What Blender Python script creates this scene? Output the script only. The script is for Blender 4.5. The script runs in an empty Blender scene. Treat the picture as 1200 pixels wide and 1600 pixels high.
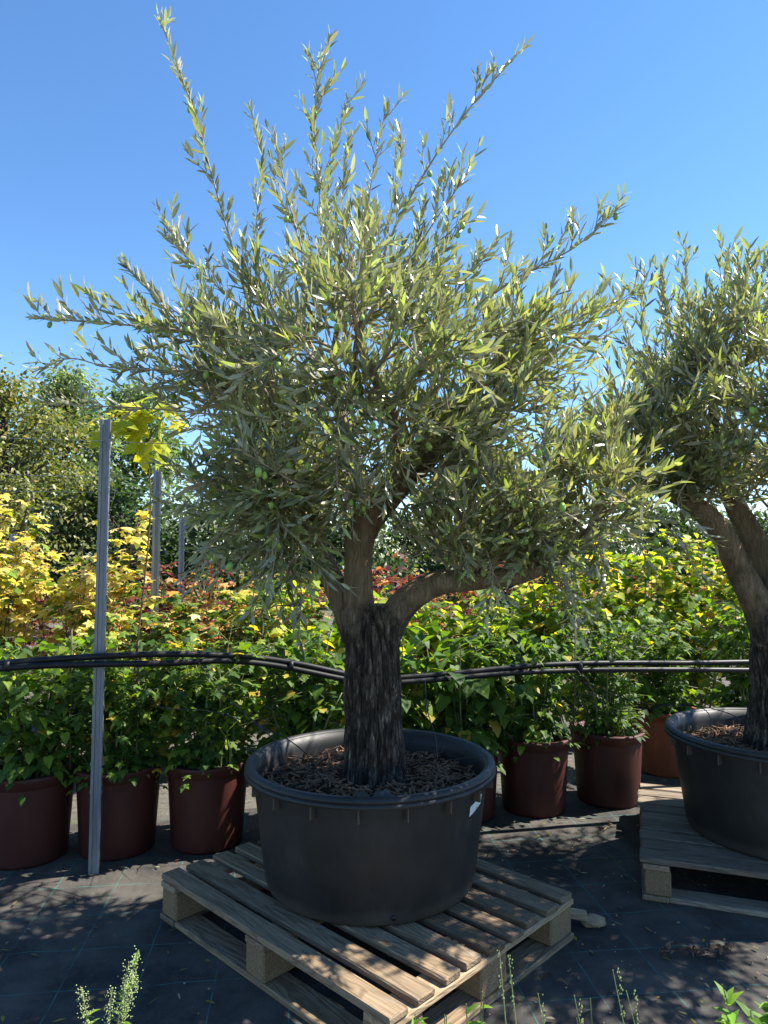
import bpy, bmesh, math, random
import numpy as np
from mathutils import Vector, Matrix, noise

# ------------------------------------------------------------------ camera, sky, sun, exposure
scene = bpy.context.scene
C = scene.collection
CAM_H, FPX, PITCH = 1.37, 1090.0, math.radians(3.67)
cam_data = bpy.data.cameras.new('camera')
cam_data.sensor_fit = 'VERTICAL'
cam_data.sensor_height = 24.0
cam_data.lens = 24.0 * FPX / 1600.0
cam_data.clip_start = 0.05
cam_data.clip_end = 2000
camera = bpy.data.objects.new('camera', cam_data)
camera.location = (0, 0, CAM_H)
camera.rotation_euler = (math.radians(90) + PITCH, 0, 0)
C.objects.link(camera)
scene.camera = camera

SKY_SAT = 1.14
SUN_EL, SUN_AZ = math.radians(52), math.radians(77)      # azimuth measured from +Y towards +X
world = bpy.data.worlds.new('World')
scene.world = world
world.use_nodes = True
wn = world.node_tree.nodes
wl = world.node_tree.links
wn.clear()
sky = wn.new('ShaderNodeTexSky')
sky.sky_type = 'NISHITA'
sky.sun_disc = False
sky.sun_elevation = SUN_EL
sky.sun_rotation = SUN_AZ
sky.altitude = 200
sky.air_density = 1.0
sky.dust_density = 0.0
sky.ozone_density = 4.0
bg = wn.new('ShaderNodeBackground')
bg.inputs['Strength'].default_value = 0.092
wo = wn.new('ShaderNodeOutputWorld')
hsv = wn.new('ShaderNodeHueSaturation')       # the camera's colour response to a clear blue sky
hsv.inputs['Saturation'].default_value = SKY_SAT
hsv.inputs['Hue'].default_value = 0.5
wl.new(sky.outputs[0], hsv.inputs['Color'])
wl.new(hsv.outputs[0], bg.inputs[0])
wl.new(bg.outputs[0], wo.inputs[0])

sun_data = bpy.data.lights.new('sun', 'SUN')
sun_data.energy = 5.0
sun_data.angle = math.radians(0.53)
sun_data.color = (1.0, 0.95, 0.86)
sun = bpy.data.objects.new('sun', sun_data)
SUN_DIR = Vector((math.sin(SUN_AZ) * math.cos(SUN_EL), math.cos(SUN_AZ) * math.cos(SUN_EL), math.sin(SUN_EL)))
sun.rotation_euler = SUN_DIR.to_track_quat('Z', 'Y').to_euler()
sun.location = (6, 4, 9)
C.objects.link(sun)

scene.view_settings.view_transform = 'Standard'
scene.view_settings.look = 'None'
scene.view_settings.gamma = 1
scene.view_settings.exposure = 1.5
scene.cycles.max_bounces = 8
scene.cycles.transmission_bounces = 6

# ------------------------------------------------------------------ helpers
CP, SP = math.cos(PITCH), math.sin(PITCH)
def at(px, py, Y):
    """the world point at distance Y in front of the origin that stands at this place of the photograph"""
    u, v = (px - 600) / FPX, -(py - 800) / FPX
    d = Vector((u, CP - v * SP, SP + v * CP))
    k = Y / d.y
    return Vector((d.x * k, Y, CAM_H + d.z * k))
def proj(P):
    P = np.asarray(P, float)
    x, y, z = P[..., 0], P[..., 1], P[..., 2] - CAM_H
    f = y * CP + z * SP
    up = -y * SP + z * CP
    return 600 + FPX * x / f, 800 - FPX * up / f

def tag(o, label=None, cat=None, group=None, kind=None):
    if label: o['label'] = label
    if cat: o['category'] = cat
    if group: o['group'] = group
    if kind: o['kind'] = kind
    return o
def empty(name, loc, label, cat, group=None, rz=0.0):
    o = bpy.data.objects.new(name, None)
    o.empty_display_size = 0.1
    o.location = loc
    o.rotation_euler = (0, 0, rz)
    C.objects.link(o)
    return tag(o, label, cat, group)
def link(name, me, parent=None, loc=None, rot=None):
    o = bpy.data.objects.new(name, me)
    C.objects.link(o)
    if parent is not None: o.parent = parent
    if loc is not None: o.location = loc
    if rot is not None: o.rotation_euler = rot
    return o

class MB:
    """collects geometry; build() links it as one mesh object"""
    def __init__(self):
        self.v, self.f = [], []
    def add(self, vs, fs):
        n = len(self.v)
        self.v.extend([tuple(p) for p in vs])
        self.f.extend([tuple(i + n for i in f) for f in fs])
        return self
    def mesh(self, name, mat, origin=(0, 0, 0), smooth=False):
        me = bpy.data.meshes.new(name)
        ox, oy, oz = origin
        me.from_pydata([(x - ox, y - oy, z - oz) for x, y, z in self.v], [], self.f)
        if smooth:
            me.polygons.foreach_set('use_smooth', [True] * len(me.polygons))
        me.materials.append(mat)
        me.update()
        return me
    def build(self, name, mat, parent=None, origin=(0, 0, 0), smooth=False):
        return link(name, self.mesh(name, mat, origin, smooth), parent)
    def tube(self, pts, rad, seg=6, cap=True, warp=None):
        pts = [Vector(p) for p in pts]
        n = len(pts)
        if not hasattr(rad, '__len__'): rad = [rad] * n
        t0 = (pts[1] - pts[0]).normalized()
        ref = Vector((0, 0, 1)) if abs(t0.z) < 0.9 else Vector((1, 0, 0))
        a = t0.cross(ref).normalized()
        vs, fs = [], []
        for i, p in enumerate(pts):
            t = (pts[min(i + 1, n - 1)] - pts[max(i - 1, 0)]).normalized()
            a = (a - t * a.dot(t)).normalized()
            b = t.cross(a)
            for k in range(seg):
                th = 2 * math.pi * k / seg
                d = a * math.cos(th) + b * math.sin(th)
                r = rad[i]
                if warp: r = r * warp(p + d * r, th, i)
                vs.append(p + d * r)
        for i in range(n - 1):
            for k in range(seg):
                k2 = (k + 1) % seg
                fs.append((i * seg + k, i * seg + k2, (i + 1) * seg + k2, (i + 1) * seg + k))
        if cap:
            fs.append(tuple(range(seg - 1, -1, -1)))
            fs.append(tuple((n - 1) * seg + k for k in range(seg)))
        return self.add(vs, fs)
    def lathe(self, prof, seg=64, center=(0, 0), wob=0.0):
        vs, fs = [], []
        n = len(prof)
        for k in range(seg):
            th = 2 * math.pi * k / seg
            for r, z in prof:
                rr = r * (1 + wob * math.sin(2 * th + 0.7))
                vs.append((center[0] + rr * math.cos(th), center[1] + rr * math.sin(th), z))
        for k in range(seg):
            k2 = (k + 1) % seg
            for i in range(n - 1):
                fs.append((k * n + i, k2 * n + i, k2 * n + i + 1, k * n + i + 1))
        return self.add(vs, fs)

def smooth_path(pts, n):
    """Catmull-Rom through the points"""
    P = [Vector(p) for p in pts]
    P = [P[0] * 2 - P[1]] + P + [P[-1] * 2 - P[-2]]
    out = []
    m = len(P) - 3
    for j in range(n + 1):
        s = min(j / n * m, m - 1e-6)
        i = int(s); t = s - i
        a, b, c, d = P[i:i + 4]
        out.append(0.5 * ((2 * b) + (c - a) * t + (2 * a - 5 * b + 4 * c - d) * t * t + (3 * b - a - 3 * c + d) * t ** 3))
    return out
def lerp_list(vals, n):
    m = len(vals) - 1
    return [vals[min(int(j / n * m), m - 1)] + (vals[min(int(j / n * m), m - 1) + 1] - vals[min(int(j / n * m), m - 1)]) * (j / n * m - min(int(j / n * m), m - 1)) for j in range(n + 1)]

def bevel_box_mesh(name, sx, sy, sz, mat, bev=0.004, jit=0.0, seed=0, cuts=0):
    bm = bmesh.new()
    bmesh.ops.create_cube(bm, size=1.0)
    for v in bm.verts: v.co = Vector((v.co.x * sx, v.co.y * sy, v.co.z * sz))
    if bev: bmesh.ops.bevel(bm, geom=list(bm.edges), offset=bev, segments=1, affect='EDGES')
    if jit:
        rng = random.Random(seed)
        for v in bm.verts: v.co += Vector((rng.uniform(-jit, jit), rng.uniform(-jit, jit), rng.uniform(-jit, jit)))
    me = bpy.data.meshes.new(name)
    bm.to_mesh(me); bm.free()
    me.materials.append(mat)
    return me

# ------------------------------------------------------------------ materials
def new_mat(name):
    m = bpy.data.materials.new(name)
    m.use_nodes = True
    nt = m.node_tree
    nt.nodes.clear()
    out = nt.nodes.new('ShaderNodeOutputMaterial')
    return m, nt, out
def nd(nt, t, **kw):
    n = nt.nodes.new(t)
    for k, v in kw.items():
        if k in n.inputs: n.inputs[k].default_value = v
        else: setattr(n, k, v)
    return n
def ramp(nt, src, stops, interp='LINEAR'):
    r = nt.nodes.new('ShaderNodeValToRGB')
    r.color_ramp.interpolation = interp
    els = r.color_ramp.elements
    while len(els) < len(stops): els.new(0.5)
    for e, (p, c) in zip(els, stops):
        e.position = p
        e.color = (c[0], c[1], c[2], 1) if hasattr(c, '__len__') else (c, c, c, 1)
    nt.links.new(src, r.inputs[0])
    return r.outputs[0]
def mixc(nt, fac, a, b, mode='MIX'):
    m = nt.nodes.new('ShaderNodeMix')
    m.data_type = 'RGBA'; m.blend_type = mode
    for i, s in ((0, fac), (6, a), (7, b)):
        if isinstance(s, (int, float)): m.inputs[i].default_value = s
        elif isinstance(s, tuple): m.inputs[i].default_value = (s[0], s[1], s[2], 1)
        else: nt.links.new(s, m.inputs[i])
    return m.outputs[2]
def coords(nt, kind='Object', scale=(1, 1, 1), offset=None):
    tc = nt.nodes.new('ShaderNodeTexCoord')
    mp = nt.nodes.new('ShaderNodeMapping')
    mp.inputs['Scale'].default_value = scale
    nt.links.new(tc.outputs[kind], mp.inputs[0])
    if offset is not None: nt.links.new(offset, mp.inputs['Location'])
    return mp.outputs[0]
def noise_tex(nt, vec, scale, detail=4, rough=0.6, dist=0.0):
    n = nd(nt, 'ShaderNodeTexNoise', Scale=scale, Detail=detail, Roughness=rough, Distortion=dist)
    nt.links.new(vec, n.inputs['Vector'])
    return n.outputs['Fac']
def principled(nt, out, col, rough=0.6, bump=None, bstr=0.3, bdist=0.01, spec=0.5, metal=0.0):
    p = nt.nodes.new('ShaderNodeBsdfPrincipled')
    for k, s in (('Base Color', col), ('Roughness', rough), ('Metallic', metal), ('Specular IOR Level', spec)):
        if isinstance(s, (int, float)): p.inputs[k].default_value = s
        elif isinstance(s, tuple): p.inputs[k].default_value = (s[0], s[1], s[2], 1)
        else: nt.links.new(s, p.inputs[k])
    if bump is not None:
        b = nd(nt, 'ShaderNodeBump', Strength=bstr, Distance=bdist)
        nt.links.new(bump, b.inputs['Height'])
        nt.links.new(b.outputs[0], p.inputs['Normal'])
    nt.links.new(p.outputs[0], out.inputs[0])
    return p

def leaf_mat(name, trans=0.4, tint=(1.5, 1.7, 0.6), rough=0.42, under=None, spec=0.5):
    m, nt, out = new_mat(name)
    a = nd(nt, 'ShaderNodeAttribute', attribute_name='Col')
    col = a.outputs['Color']
    base = col
    if under:
        g = nt.nodes.new('ShaderNodeNewGeometry')
        base = mixc(nt, g.outputs['Backfacing'], col, under)
    p = nt.nodes.new('ShaderNodeBsdfPrincipled')
    p.inputs['Roughness'].default_value = rough
    p.inputs['Specular IOR Level'].default_value = spec
    nt.links.new(base, p.inputs['Base Color'])
    t = nt.nodes.new('ShaderNodeBsdfTranslucent')
    nt.links.new(mixc(nt, 1.0, col, tint, 'MULTIPLY'), t.inputs[0])
    mx = nt.nodes.new('ShaderNodeMixShader')
    mx.inputs[0].default_value = trans
    nt.links.new(p.outputs[0], mx.inputs[1])
    nt.links.new(t.outputs[0], mx.inputs[2])
    nt.links.new(mx.outputs[0], out.inputs[0])
    return m
M = {}
M['olive_leaf'] = leaf_mat('olive_leaf', 0.38, (1.65, 1.65, 0.75), 0.32, (0.50, 0.485, 0.34), 0.8)
M['leaf'] = leaf_mat('green_leaf', 0.5, (2.1, 2.0, 0.4), 0.55, None, 0.3)
M['autumn_leaf'] = leaf_mat('autumn_leaf', 0.45, (1.3, 1.2, 0.7), 0.55, None, 0.3)
M['far_leaf'] = leaf_mat('far_leaf', 0.35, (1.5, 1.6, 0.6), 0.5)

def flat_mat(name, col, rough=0.6, metal=0.0, nscale=0, amt=0.4, spec=0.5):
    m, nt, out = new_mat(name)
    c = col
    if nscale:
        f = noise_tex(nt, coords(nt), nscale, 5)
        c = ramp(nt, f, [(0.3, tuple(x * (1 - amt) for x in col)), (0.7, tuple(min(1, x * (1 + amt)) for x in col))])
    principled(nt, out, c, rough, metal=metal, spec=spec)
    return m
M['fruit'] = flat_mat('olive_fruit', (0.25, 0.40, 0.07), 0.36)
M['stem'] = flat_mat('green_stem', (0.16, 0.17, 0.07), 0.6, nscale=20)
M['brown_stem'] = flat_mat('brown_stem', (0.12, 0.07, 0.04), 0.7, nscale=20)
M['twig'] = flat_mat('olive_twig', (0.30, 0.24, 0.15), 0.7, nscale=30)
M['hose'] = flat_mat('black_hose', (0.010, 0.010, 0.011), 0.5, nscale=14, amt=0.5, spec=0.3)
M['wire'] = flat_mat('steel_wire', (0.25, 0.26, 0.28), 0.4, 0.8)
M['cane'] = flat_mat('cane', (0.10, 0.07, 0.045), 0.8, nscale=30)
M['stone'] = flat_mat('stone', (0.27, 0.20, 0.12), 0.9, nscale=25, amt=0.3)
M['dark_stone'] = flat_mat('mossy_stone', (0.075, 0.075, 0.06), 0.95, nscale=40, amt=0.6)
M['dead_leaf'] = flat_mat('dead_leaf', (0.13, 0.075, 0.045), 0.7, nscale=18, amt=0.6)

def bark_mat():
    m, nt, out = new_mat('olive_bark')
    g = nt.nodes.new('ShaderNodeNewGeometry')
    mp = nd(nt, 'ShaderNodeMapping'); mp.inputs['Scale'].default_value = (1, 1, 0.24)
    nt.links.new(g.outputs['Position'], mp.inputs[0])
    vec = mp.outputs[0]
    n1 = noise_tex(nt, vec, 46, 8, 0.7, 0.4)
    n2 = noise_tex(nt, vec, 130, 4, 0.6)
    vo = nd(nt, 'ShaderNodeTexVoronoi', Scale=62, feature='DISTANCE_TO_EDGE')
    wv = nd(nt, 'ShaderNodeVectorMath', operation='MULTIPLY_ADD'); wv.inputs[1].default_value = (.03, .03, .03)
    nc = nd(nt, 'ShaderNodeTexNoise', Scale=20, Detail=4); nt.links.new(vec, nc.inputs['Vector'])
    nt.links.new(nc.outputs['Color'], wv.inputs[0]); nt.links.new(vec, wv.inputs[2])
    nt.links.new(wv.outputs[0], vo.inputs['Vector'])
    crack = ramp(nt, vo.outputs['Distance'], [(0.0, 0.0), (0.12, 1.0)])
    n3 = noise_tex(nt, g.outputs['Position'], 7, 4, 0.6)
    rough_c = ramp(nt, n1, [(0.40, (0.022, 0.016, 0.011)), (0.51, (0.058, 0.043, 0.031)), (0.59, (0.14, 0.108, 0.082)), (0.68, (0.31, 0.255, 0.21))])
    rough_c = mixc(nt, mixc(nt, 0.55, crack, (1.0, 1.0, 1.0)), (0.010, 0.008, 0.006), rough_c)
    sm = ramp(nt, noise_tex(nt, vec, 30, 6, 0.65, 0.6), [(0.25, (0.115, 0.083, 0.048)), (0.55, (0.225, 0.168, 0.10)), (0.75, (0.32, 0.25, 0.165))])
    sm = mixc(nt, ramp(nt, n3, [(0.52, 0.0), (0.68, 0.75)]), sm, (0.075, 0.052, 0.032))
    sep = nt.nodes.new('ShaderNodeSeparateXYZ')
    nt.links.new(g.outputs['Position'], sep.inputs[0])
    ad = nd(nt, 'ShaderNodeMath', operation='MULTIPLY_ADD')
    nt.links.new(n3, ad.inputs[0]); ad.inputs[1].default_value = 0.45
    nt.links.new(sep.outputs[2], ad.inputs[2])
    mr = nd(nt, 'ShaderNodeMapRange')
    mr.inputs[1].default_value = 1.32; mr.inputs[2].default_value = 1.40
    nt.links.new(ad.outputs[0], mr.inputs[0])
    col = mixc(nt, mr.outputs[0], rough_c, sm)
    h = nd(nt, 'ShaderNodeMath', operation='ADD')
    cm = nd(nt, 'ShaderNodeMath', operation='MULTIPLY'); nt.links.new(n2, cm.inputs[0]); nt.links.new(crack, cm.inputs[1])
    nt.links.new(n1, h.inputs[0]); nt.links.new(cm.outputs[0], h.inputs[1])
    principled(nt, out, col, 0.85, h.outputs[0], 0.8, 0.014, 0.25)
    return m
M['bark'] = bark_mat()
M['far_bark'] = flat_mat('far_bark', (0.05, 0.037, 0.027), 0.9, nscale=4)

def wood_mat(name, lo, hi, pale):
    m, nt, out = new_mat(name)
    oi = nt.nodes.new('ShaderNodeObjectInfo')
    cb = nt.nodes.new('ShaderNodeCombineXYZ')
    mu = nd(nt, 'ShaderNodeMath', operation='MULTIPLY'); mu.inputs[1].default_value = 37.0
    nt.links.new(oi.outputs['Random'], mu.inputs[0])
    for i in range(3): nt.links.new(mu.outputs[0], cb.inputs[i])
    vec = coords(nt, 'Object', (0.9, 9, 14), cb.outputs[0])
    w = noise_tex(nt, vec, 1.4, 3, 0.5, 0.9)
    rings = nd(nt, 'ShaderNodeMath', operation='SINE')
    mm = nd(nt, 'ShaderNodeMath', operation='MULTIPLY'); mm.inputs[1].default_value = 60
    nt.links.new(w, mm.inputs[0]); nt.links.new(mm.outputs[0], rings.inputs[0])
    fine = noise_tex(nt, coords(nt, 'Object', (2.5, 60, 60), cb.outputs[0]), 3.0, 5, 0.65)
    base = ramp(nt, fine, [(0.3, lo), (0.68, hi)])
    r2 = nd(nt, 'ShaderNodeMapRange'); r2.inputs[1].default_value = 0.2; r2.inputs[2].default_value = 1.0
    r2.inputs[4].default_value = 0.55
    nt.links.new(rings.outputs[0], r2.inputs[0])
    base = mixc(nt, r2.outputs[0], base, tuple(x * 0.62 for x in lo))
    patch = noise_tex(nt, coords(nt, 'Object', (3, 8, 8), cb.outputs[0]), 2.2, 5, 0.6)
    base = mixc(nt, ramp(nt, patch, [(0.55, 0.0), (0.8, 0.7)]), base, pale)
    # each board greyer or browner than the next
    v = nd(nt, 'ShaderNodeMapRange'); v.inputs[3].default_value = 0.6; v.inputs[4].default_value = 1.25
    nt.links.new(oi.outputs['Random'], v.inputs[0])
    hs = nt.nodes.new('ShaderNodeHueSaturation')
    nt.links.new(base, hs.inputs['Color']); nt.links.new(v.outputs[0], hs.inputs['Value'])
    h = nd(nt, 'ShaderNodeMath', operation='MULTIPLY_ADD'); h.inputs[1].default_value = 0.4
    nt.links.new(rings.outputs[0], h.inputs[0]); nt.links.new(fine, h.inputs[2])
    principled(nt, out, hs.outputs[0], 0.85, h.outputs[0], 0.35, 0.004, 0.2)
    return m
M['plank'] = wood_mat('weathered_plank', (0.13, 0.088, 0.052), (0.28, 0.205, 0.130), (0.23, 0.20, 0.165))
M['bearer'] = wood_mat('pale_bearer', (0.24, 0.165, 0.095), (0.38, 0.28, 0.175), (0.31, 0.25, 0.18))
M['grey_plank'] = wood_mat('grey_plank', (0.15, 0.115, 0.08), (0.30, 0.245, 0.185), (0.36, 0.31, 0.25))
def chip_mat():
    m, nt, out = new_mat('pressed_chipboard')
    v = nd(nt, 'ShaderNodeTexVoronoi', Scale=320)
    nt.links.new(coords(nt), v.inputs['Vector'])
    c = ramp(nt, v.outputs['Color'], [(0.2, (0.17, 0.11, 0.06)), (0.5, (0.23, 0.155, 0.085)), (0.85, (0.30, 0.215, 0.13))])
    principled(nt, out, c, 0.9, v.outputs['Distance'], 0.5, 0.004, 0.2)
    return m
M['chip'] = chip_mat()

def tub_mat():
    m, nt, out = new_mat('black_plastic')
    vec = coords(nt)
    n = noise_tex(nt, vec, 5, 7, 0.65)
    n2 = noise_tex(nt, coords(nt, 'Object', (30, 30, 3)), 1.5, 4, 0.6)
    c = ramp(nt, n, [(0.3, (0.0165, 0.016, 0.0155)), (0.6, (0.025, 0.024, 0.0225)), (0.8, (0.046, 0.042, 0.037))])
    c = mixc(nt, ramp(nt, n2, [(0.55, 0.0), (0.85, 0.35)]), c, (0.05, 0.05, 0.052))
    sep = nt.nodes.new('ShaderNodeSeparateXYZ')
    tc = nt.nodes.new('ShaderNodeTexCoord')
    nt.links.new(tc.outputs['Object'], sep.inputs[0])
    z = nd(nt, 'ShaderNodeMath', operation='MULTIPLY_ADD'); z.inputs[1].default_value = -0.08
    nt.links.new(n, z.inputs[0]); nt.links.new(sep.outputs[2], z.inputs[2])
    mr = nd(nt, 'ShaderNodeMapRange'); mr.inputs[1].default_value = -0.03; mr.inputs[2].default_value = 0.02
    mr.inputs[3].default_value = 0.7; mr.inputs[4].default_value = 0.0
    nt.links.new(z.outputs[0], mr.inputs[0])
    c = mixc(nt, mr.outputs[0], c, (0.085, 0.072, 0.055))
    principled(nt, out, c, ramp(nt, n, [(0.3, 0.42), (0.7, 0.6)]), noise_tex(nt, vec, 90, 3), 0.08, 0.003, 0.35)
    return m
M['tub'] = tub_mat()
def pot_mat(name, a, b):
    m, nt, out = new_mat(name)
    n = noise_tex(nt, coords(nt, 'Object', (6, 6, 2)), 2, 6, 0.65)
    c = ramp(nt, n, [(0.3, a), (0.65, b), (0.85, tuple(min(1, x * 1.5 + 0.03) for x in b))])
    principled(nt, out, c, 0.6, noise_tex(nt, coords(nt), 80, 3), 0.06, 0.003, 0.4)
    return m
M['pot'] = pot_mat('red_pot', (0.040, 0.0078, 0.0052), (0.062, 0.0135, 0.0088))
M['pot_orange'] = pot_mat('orange_pot', (0.16, 0.045, 0.018), (0.24, 0.07, 0.028))
def soil_mat():
    m, nt, out = new_mat('soil')
    n = noise_tex(nt, coords(nt), 45, 6, 0.75)
    c = ramp(nt, n, [(0.35, (0.018, 0.012, 0.008)), (0.6, (0.05, 0.034, 0.022)), (0.8, (0.10, 0.07, 0.045))])
    principled(nt, out, c, 0.95, n, 0.8, 0.02, 0.1)
    return m
M['soil'] = soil_mat()
def steel_mat():
    m, nt, out = new_mat('galvanised_steel')
    n = noise_tex(nt, coords(nt, 'Object', (1, 1, 0.12)), 40, 5, 0.6)
    c = ramp(nt, n, [(0.3, (0.15, 0.165, 0.185)), (0.7, (0.24, 0.26, 0.29))])
    principled(nt, out, c, 0.5, n, 0.05, 0.002, 0.5, 0.55)
    return m
M['steel'] = steel_mat()
def fabric_mat():
    m, nt, out = new_mat('woven_ground_fabric')
    g = nt.nodes.new('ShaderNodeNewGeometry')
    rot = nd(nt, 'ShaderNodeMapping'); rot.inputs['Rotation'].default_value = (0, 0, -math.radians(7.2))
    nt.links.new(g.outputs['Position'], rot.inputs[0])
    sep = nt.nodes.new('ShaderNodeSeparateXYZ'); nt.links.new(rot.outputs[0], sep.inputs[0])
    wob = noise_tex(nt, g.outputs['Position'], 3.0, 2)
    def line(sock, off):
        a = nd(nt, 'ShaderNodeMath', operation='MULTIPLY_ADD'); a.inputs[1].default_value = 0.018
        nt.links.new(wob, a.inputs[0]); nt.links.new(sock, a.inputs[2])
        b = nd(nt, 'ShaderNodeMath', operation='ADD'); b.inputs[1].default_value = off
        nt.links.new(a.outputs[0], b.inputs[0])
        p = nd(nt, 'ShaderNodeMath', operation='PINGPONG'); p.inputs[1].default_value = 0.12
        nt.links.new(b.outputs[0], p.inputs[0])
        l = nd(nt, 'ShaderNodeMath', operation='LESS_THAN'); l.inputs[1].default_value = 0.0017
        nt.links.new(p.outputs[0], l.inputs[0])
        return l.outputs[0]
    mxn = nd(nt, 'ShaderNodeMath', operation='MAXIMUM')
    nt.links.new(line(sep.outputs[0], LINE_OFF[0]), mxn.inputs[0]); nt.links.new(line(sep.outputs[1], LINE_OFF[1]), mxn.inputs[1])
    worn = ramp(nt, noise_tex(nt, g.outputs['Position'], 9, 5, 0.7), [(0.36, 0.0), (0.56, 0.85)])
    lf = nd(nt, 'ShaderNodeMath', operation='MULTIPLY')
    nt.links.new(mxn.outputs[0], lf.inputs[0]); nt.links.new(worn, lf.inputs[1])
    d1 = noise_tex(nt, g.outputs['Position'], 2.3, 7, 0.68)
    d2 = noise_tex(nt, g.outputs['Position'], 60, 4, 0.7)
    base = ramp(nt, d2, [(0.3, (0.013, 0.013, 0.014)), (0.7, (0.027, 0.027, 0.027))])
    base = mixc(nt, ramp(nt, d1, [(0.40, 0.10), (0.75, 0.8)]), base, (0.15, 0.132, 0.11))
    base = mixc(nt, lf.outputs[0], base, (0.04, 0.17, 0.16))
    sp = noise_tex(nt, g.outputs['Position'], 210, 2, 0.5)
    base = mixc(nt, ramp(nt, sp, [(0.70, 0.0), (0.74, 0.6)]), base, (0.30, 0.27, 0.22))
    wx = nd(nt, 'ShaderNodeTexWave', Scale=160); wx.bands_direction = 'X'
    wy = nd(nt, 'ShaderNodeTexWave', Scale=160); wy.bands_direction = 'Y'
    nt.links.new(rot.outputs[0], wx.inputs[0]); nt.links.new(rot.outputs[0], wy.inputs[0])
    h = nd(nt, 'ShaderNodeMath', operation='MULTIPLY')
    nt.links.new(wx.outputs['Fac'], h.inputs[0]); nt.links.new(wy.outputs['Fac'], h.inputs[1])
    h2 = nd(nt, 'ShaderNodeMath', operation='MULTIPLY_ADD'); h2.inputs[1].default_value = 0.25
    nt.links.new(h.outputs[0], h2.inputs[0]); nt.links.new(d1, h2.inputs[2])
    principled(nt, out, base, 0.8, h2.outputs[0], 0.25, 0.006, 0.18)
    return m
LINE_OFF = (0.0, 0.0)
M['fabric'] = fabric_mat()
def gravel_mat():
    m, nt, out = new_mat('pale_gravel_soil')
    g = nt.nodes.new('ShaderNodeNewGeometry')
    n = noise_tex(nt, g.outputs['Position'], 26, 7, 0.75)
    n2 = noise_tex(nt, g.outputs['Position'], 1.1, 4)
    c = ramp(nt, n, [(0.3, (0.05, 0.045, 0.037)), (0.55, (0.11, 0.10, 0.085)), (0.8, (0.19, 0.175, 0.15))])
    c = mixc(nt, ramp(nt, n2, [(0.48, 0.0), (0.66, 0.7)]), c, (0.07, 0.085, 0.028))
    principled(nt, out, c, 0.95, n, 0.6, 0.02, 0.2)
    return m
M['ground'] = gravel_mat()
M['mulch'] = flat_mat('bark_mulch', (0.17, 0.095, 0.05), 0.9, nscale=22, amt=0.75)
M['sticker'] = flat_mat('paper_label', (0.62, 0.62, 0.60), 0.6, nscale=60, amt=0.3)
M['weed'] = M['leaf']

# ------------------------------------------------------------------ leaves
def tmpl(verts, faces):
    return np.array(verts, float), faces
T_OLIVE = tmpl([(0, 0, 0), (.33, 0, 0), (.70, 0, -.005), (1, 0, -.03),
                (.28, .5, .028), (.68, .42, .02), (.28, -.5, .028), (.68, -.42, .02)],
               [(0, 1, 4), (1, 2, 5, 4), (2, 3, 5), (0, 6, 1), (1, 6, 7, 2), (2, 7, 3)])
T_HEART = tmpl([(0, 0, 0), (.38, 0, 0), (.72, 0, -.05), (1.05, 0, -.16),
                (-.10, .26, .02), (.16, .5, .07), (.60, .34, .02), (-.10, -.26, .02), (.16, -.5, .07), (.60, -.34, .02)],
               [(0, 1, 5, 4), (1, 2, 6, 5), (2, 3, 6), (0, 7, 8, 1), (1, 8, 9, 2), (2, 9, 3)])
_o = [(0, 0), (-.06, .22), (-.16, .46), (.12, .33), (.20, .50), (.47, .66), (.45, .30), (.62, .24), (1.02, 0)]
_o = _o + [(x, -y) for x, y in _o[-2:0:-1]]
T_MAPLE = tmpl([(.30, 0, .05)] + [(x, y, -.10 if abs(y) > .42 or x > 1 else .02) for x, y in _o],
               [(0, i + 1, (i + 1) % len(_o) + 1) for i in range(len(_o))])
_b = [(t, w * .5, z) for t, w, z in ((0, .7, 0), (.25, 1, .10), (.5, .95, .12), (.75, .6, .02), (1, .06, -.20))]
T_BLADE = tmpl([(t, s * w, z) for t, w, z in _b for s in (1, -1)], [(2 * i, 2 * i + 1, 2 * i + 3, 2 * i + 2) for i in range(4)])

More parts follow.
